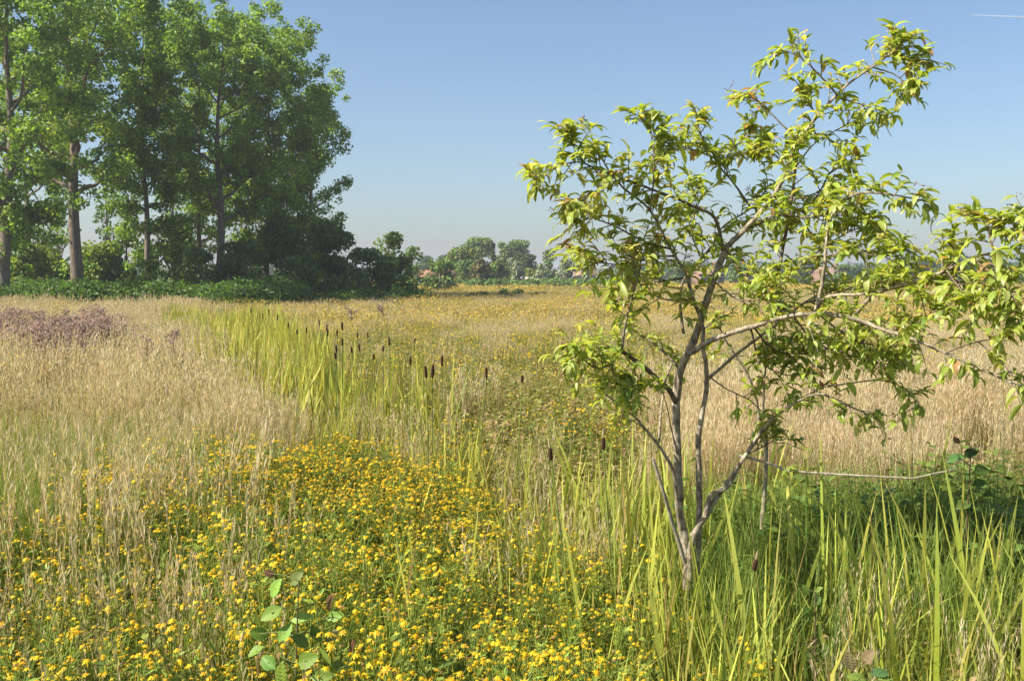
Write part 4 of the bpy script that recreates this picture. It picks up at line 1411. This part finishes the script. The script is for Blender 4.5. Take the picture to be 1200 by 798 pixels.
for name, mt, pp, r0, r1, d0, d1, dens, first in BRANCHES:
    n = len(pp)
    pts = []
    acc = 0
    ln = np.concatenate([[0], np.cumsum([math.dist(pp[i], pp[i + 1]) for i in range(n - 1)])])
    for (a, b), q in zip(pp, ln / ln[-1]):
        pts.append(at(a, b, D0 + d0 + (d1 - d0) * q + rng.normal(0, 0.006)))
    k = D0 / F
    rad = (r0 + (r1 - r0) * (ln / ln[-1]) ** 0.8) * k * (0.76 if mt == "s" else 0.8)
    P, rr = smooth_line(np.array(pts), rad, 5)
    P[1:-1] += rng.normal(0, 0.0009, P[1:-1].shape)
    mb = MB()
    tube(mb, P, rr, 8 if mt == "s" else 6, (0.2, 0.18, 0.14), 0.05 if mt != "t" else 0.02)
    # twigs
    tot = ln[-1]
    nt = int(dens * tot * (1 - first) / 6.4)
    qs = np.linspace(0, 1, len(P))
    for i in range(nt):
        q = first + (1 - first) * (i + rng.uniform(0.1, 0.9)) / nt
        p0 = np.array([np.interp(q, qs, P[:, a]) for a in range(3)])
        j = min(len(P) - 2, int(q * (len(P) - 1)))
        tg = norm(P[j + 1] - P[j])
        side = norm(np.cross(tg, rdir(1)[0]))
        d = norm(tg * rng.uniform(0.3, 0.9) + side * 0.9 + np.array([0, 0, 0.18]))
        l = rng.uniform(12, 48) * k * (1.0 if q < 0.8 else 0.7)
        e = p0 + d * l + np.array([0, 0, -0.1 * l])
        mid = p0 + d * l * 0.5 + np.array([0, 0, 0.03 * l])
        tube(mb, np.array([p0, mid, e]), np.array([min(rr[j], 0.0028), 0.002, 0.0012]), 4)
        nl = rng.integers(6, 11)
        for m in range(nl):
            t = rng.uniform(0.15, 1.0)
            LEAF_AT.append((p0 * (1 - t) + e * t + np.array([0, 0, 0.02 * l]), d))
        tips.append(e)
    if dens > 0.3:
        for m in range(9):
            LEAF_AT.append((P[-1] - (P[-1] - P[-3]) * rng.uniform(0, 0.9), norm(P[-1] - P[-3])))
        tips.append(P[-1])
    mb.obj(name, MATS[mt], tree, True, offset=TB)


def leaf_shape(arch, fold, wid):
    """unit leaf along +Y, arched down, folded into a shallow V, pointed; 14 triangles"""
    ts = [0.0, 0.14, 0.36, 0.62, 0.86, 1.0]
    ws = [0.0, 0.72, 1.0, 0.94, 0.52, 0.0]
    V, f = [], []
    y = z = tp = 0.0
    for t, w in zip(ts, ws):
        an = 0.25 - arch * (t + tp) / 2
        y += (t - tp) * math.cos(an)
        z += (t - tp) * math.sin(an)
        tp = t
        V += [(-w * wid / 2, y, z + fold * w * wid / 2), (0, y, z), (w * wid / 2, y, z + fold * w * wid / 2)]
    for i in range(5):
        a = i * 3
        for j in (0, 1):
            A_, B_, C_, D_ = a + j, a + j + 1, a + j + 4, a + j + 3
            if i == 0:
                f.append((a + 1, C_, D_))
            elif i == 4:
                f.append((A_, B_, a + 4))
            else:
                f += [(A_, B_, C_), (A_, C_, D_)]
    return np.array(V), np.array(f)


SHAPES = [leaf_shape(1.3, 0.5, 0.30), leaf_shape(1.75, 0.4, 0.33), leaf_shape(0.8, 0.7, 0.28)]
LCOL = [(0.385, 0.455, 0.085), (0.32, 0.41, 0.08), (0.47, 0.52, 0.165), (0.25, 0.33, 0.055), (0.52, 0.48, 0.19), (0.44, 0.27, 0.12)]
LP = [0.34, 0.27, 0.2, 0.12, 0.05, 0.02]
lmesh = {}
for si, (V, f) in enumerate(SHAPES):
    for ci, c in enumerate(LCOL):
        m_ = MB()
        m_.add(V, f, c)
        lmesh[si, ci] = m_.mesh("leaf", M_cherry, True)
rows = []
for p, d in LEAF_AT:
    a = rng.uniform(0, 6.28)
    h = np.array([math.cos(a), math.sin(a), 0])
    dr = norm(h * 0.75 + d * 0.5 + np.array([0, 0, rng.uniform(-0.5, 0.55)]))
    nr = norm(np.array([0, 0, 1.0]) + 0.45 * rdir(1)[0])
    X = norm(np.cross(dr, nr))
    Z = np.cross(X, dr)
    l = (10.5 + 12.5 * rng.random() ** 1.4) * D0 / F
    reddish = (p[0] < at(790, 300, D0)[0]) and (p[2] < 2.25) and (p[2] > 1.75)
    ci = rng.choice(6, p=LP if not reddish else [0.3, 0.18, 0.24, 0.05, 0.17, 0.06])
    rows.append((p, X, dr, Z, l, int(rng.integers(3)), int(ci)))
order = sorted(range(len(rows)), key=lambda i: -rows[i][4] / rows[i][0][1])
big = set(order[:300])
mbf = MB()
from mathutils import Matrix
for i, (p, X, Yv, Z, l, si, ci) in enumerate(rows):
    if i in big:
        o = bpy.data.objects.new("leaf", lmesh[si, ci])
        COL.objects.link(o)
        o.parent = tree
        q = p - TB
        o.matrix_local = Matrix(((X[0] * l, Yv[0] * l, Z[0] * l, q[0]), (X[1] * l, Yv[1] * l, Z[1] * l, q[1]), (X[2] * l, Yv[2] * l, Z[2] * l, q[2]), (0, 0, 0, 1)))
    else:
        V, f = SHAPES[si]
        mbf.add(p - TB + (V[:, 0:1] * X + V[:, 1:2] * Yv + V[:, 2:3] * Z) * l, f, jit(LCOL[ci], 1, 0.12, 0.04)[0])
fo = mbf.obj("foliage", M_cherry, tree, True)
fo["kind"] = "stuff"
print("LEAVES", len(rows))
mb = MB()                                               # dry fruit stalks with a few small dark berries
for i in rng.choice(len(tips), 170, replace=False):
    e = tips[i] - TB
    dd = norm(np.array([rng.normal(0, 0.7), rng.normal(0, 0.7), 0.2]))
    L_ = rng.uniform(0.04, 0.08)
    tube(mb, np.array([e, e + dd * L_ * 0.5, e + dd * L_]), np.array([0.0012, 0.001, 0.0008]), 3, np.array((0.28, 0.13, 0.07), np.float32), cap=False)
    for k in range(7):
        c = e + dd * L_ * rng.uniform(0.4, 1) + rng.normal(0, 0.011, 3)
        r = rng.uniform(0.0025, 0.0045)
        oc = np.array([(1, 0, 0), (-1, 0, 0), (0, 1, 0), (0, -1, 0), (0, 0, 1), (0, 0, -1)]) * r + c
        mb.add(oc, [(0, 2, 4), (2, 1, 4), (1, 3, 4), (3, 0, 4), (2, 0, 5), (1, 2, 5), (3, 1, 5), (0, 3, 5)], jit((0.16, 0.05, 0.04) if rng.random() < 0.6 else (0.35, 0.2, 0.09), 1)[0])
bo = mb.obj("dry_berries", M_plant, tree)
bo["kind"] = "stuff"

# ------------------------------------------------------------------ contrail
p0, p1 = at(1138, 18, 2600), at(1215, 21, 2600)
m_, nt_, out_ = new_mat("ice_trail")
df, tr_, mx_ = nt_.nodes.new("ShaderNodeBsdfDiffuse"), nt_.nodes.new("ShaderNodeBsdfTransparent"), nt_.nodes.new("ShaderNodeMixShader")
df.inputs[0].default_value = (0.85, 0.85, 0.85, 1)
mx_.inputs[0].default_value = 0.35
nt_.links.new(tr_.outputs[0], mx_.inputs[1])
nt_.links.new(df.outputs[0], mx_.inputs[2])
nt_.links.new(mx_.outputs[0], out_.inputs[0])
mb = MB()
q = np.linspace(0, 1, 16)[:, None]
tube(mb, (p1 - p0)[None] * q, np.concatenate([[0.2], np.linspace(1.0, 1.7, 14), [0.4]]), 8, (0.8, 0.8, 0.8), 0.1)
o = mb.obj("contrail", m_, None, True)
o.location = p0
tag(o, "thin white aircraft trail high in the clear sky at the top right", "contrail")

# ------------------------------------------------------------------ haze
HAZE = True
if HAZE:
    mb = MB()
    quad_box(mb, -3200, 3200, -40, 2500, -1.6, 26)
    hm_, nt_, out_ = new_mat("summer_haze")
    pv = nt_.nodes.new("ShaderNodeVolumePrincipled")
    pv.inputs["Color"].default_value = (0.86, 0.93, 1.0, 1)
    pv.inputs["Density"].default_value = 0.0005
    pv.inputs["Anisotropy"].default_value = 0.2
    nt_.links.new(pv.outputs[0], out_.inputs["Volume"])
    o = mb.obj("haze", hm_)
    tag(o, "faint blue summer haze over the field", None, None, "stuff")
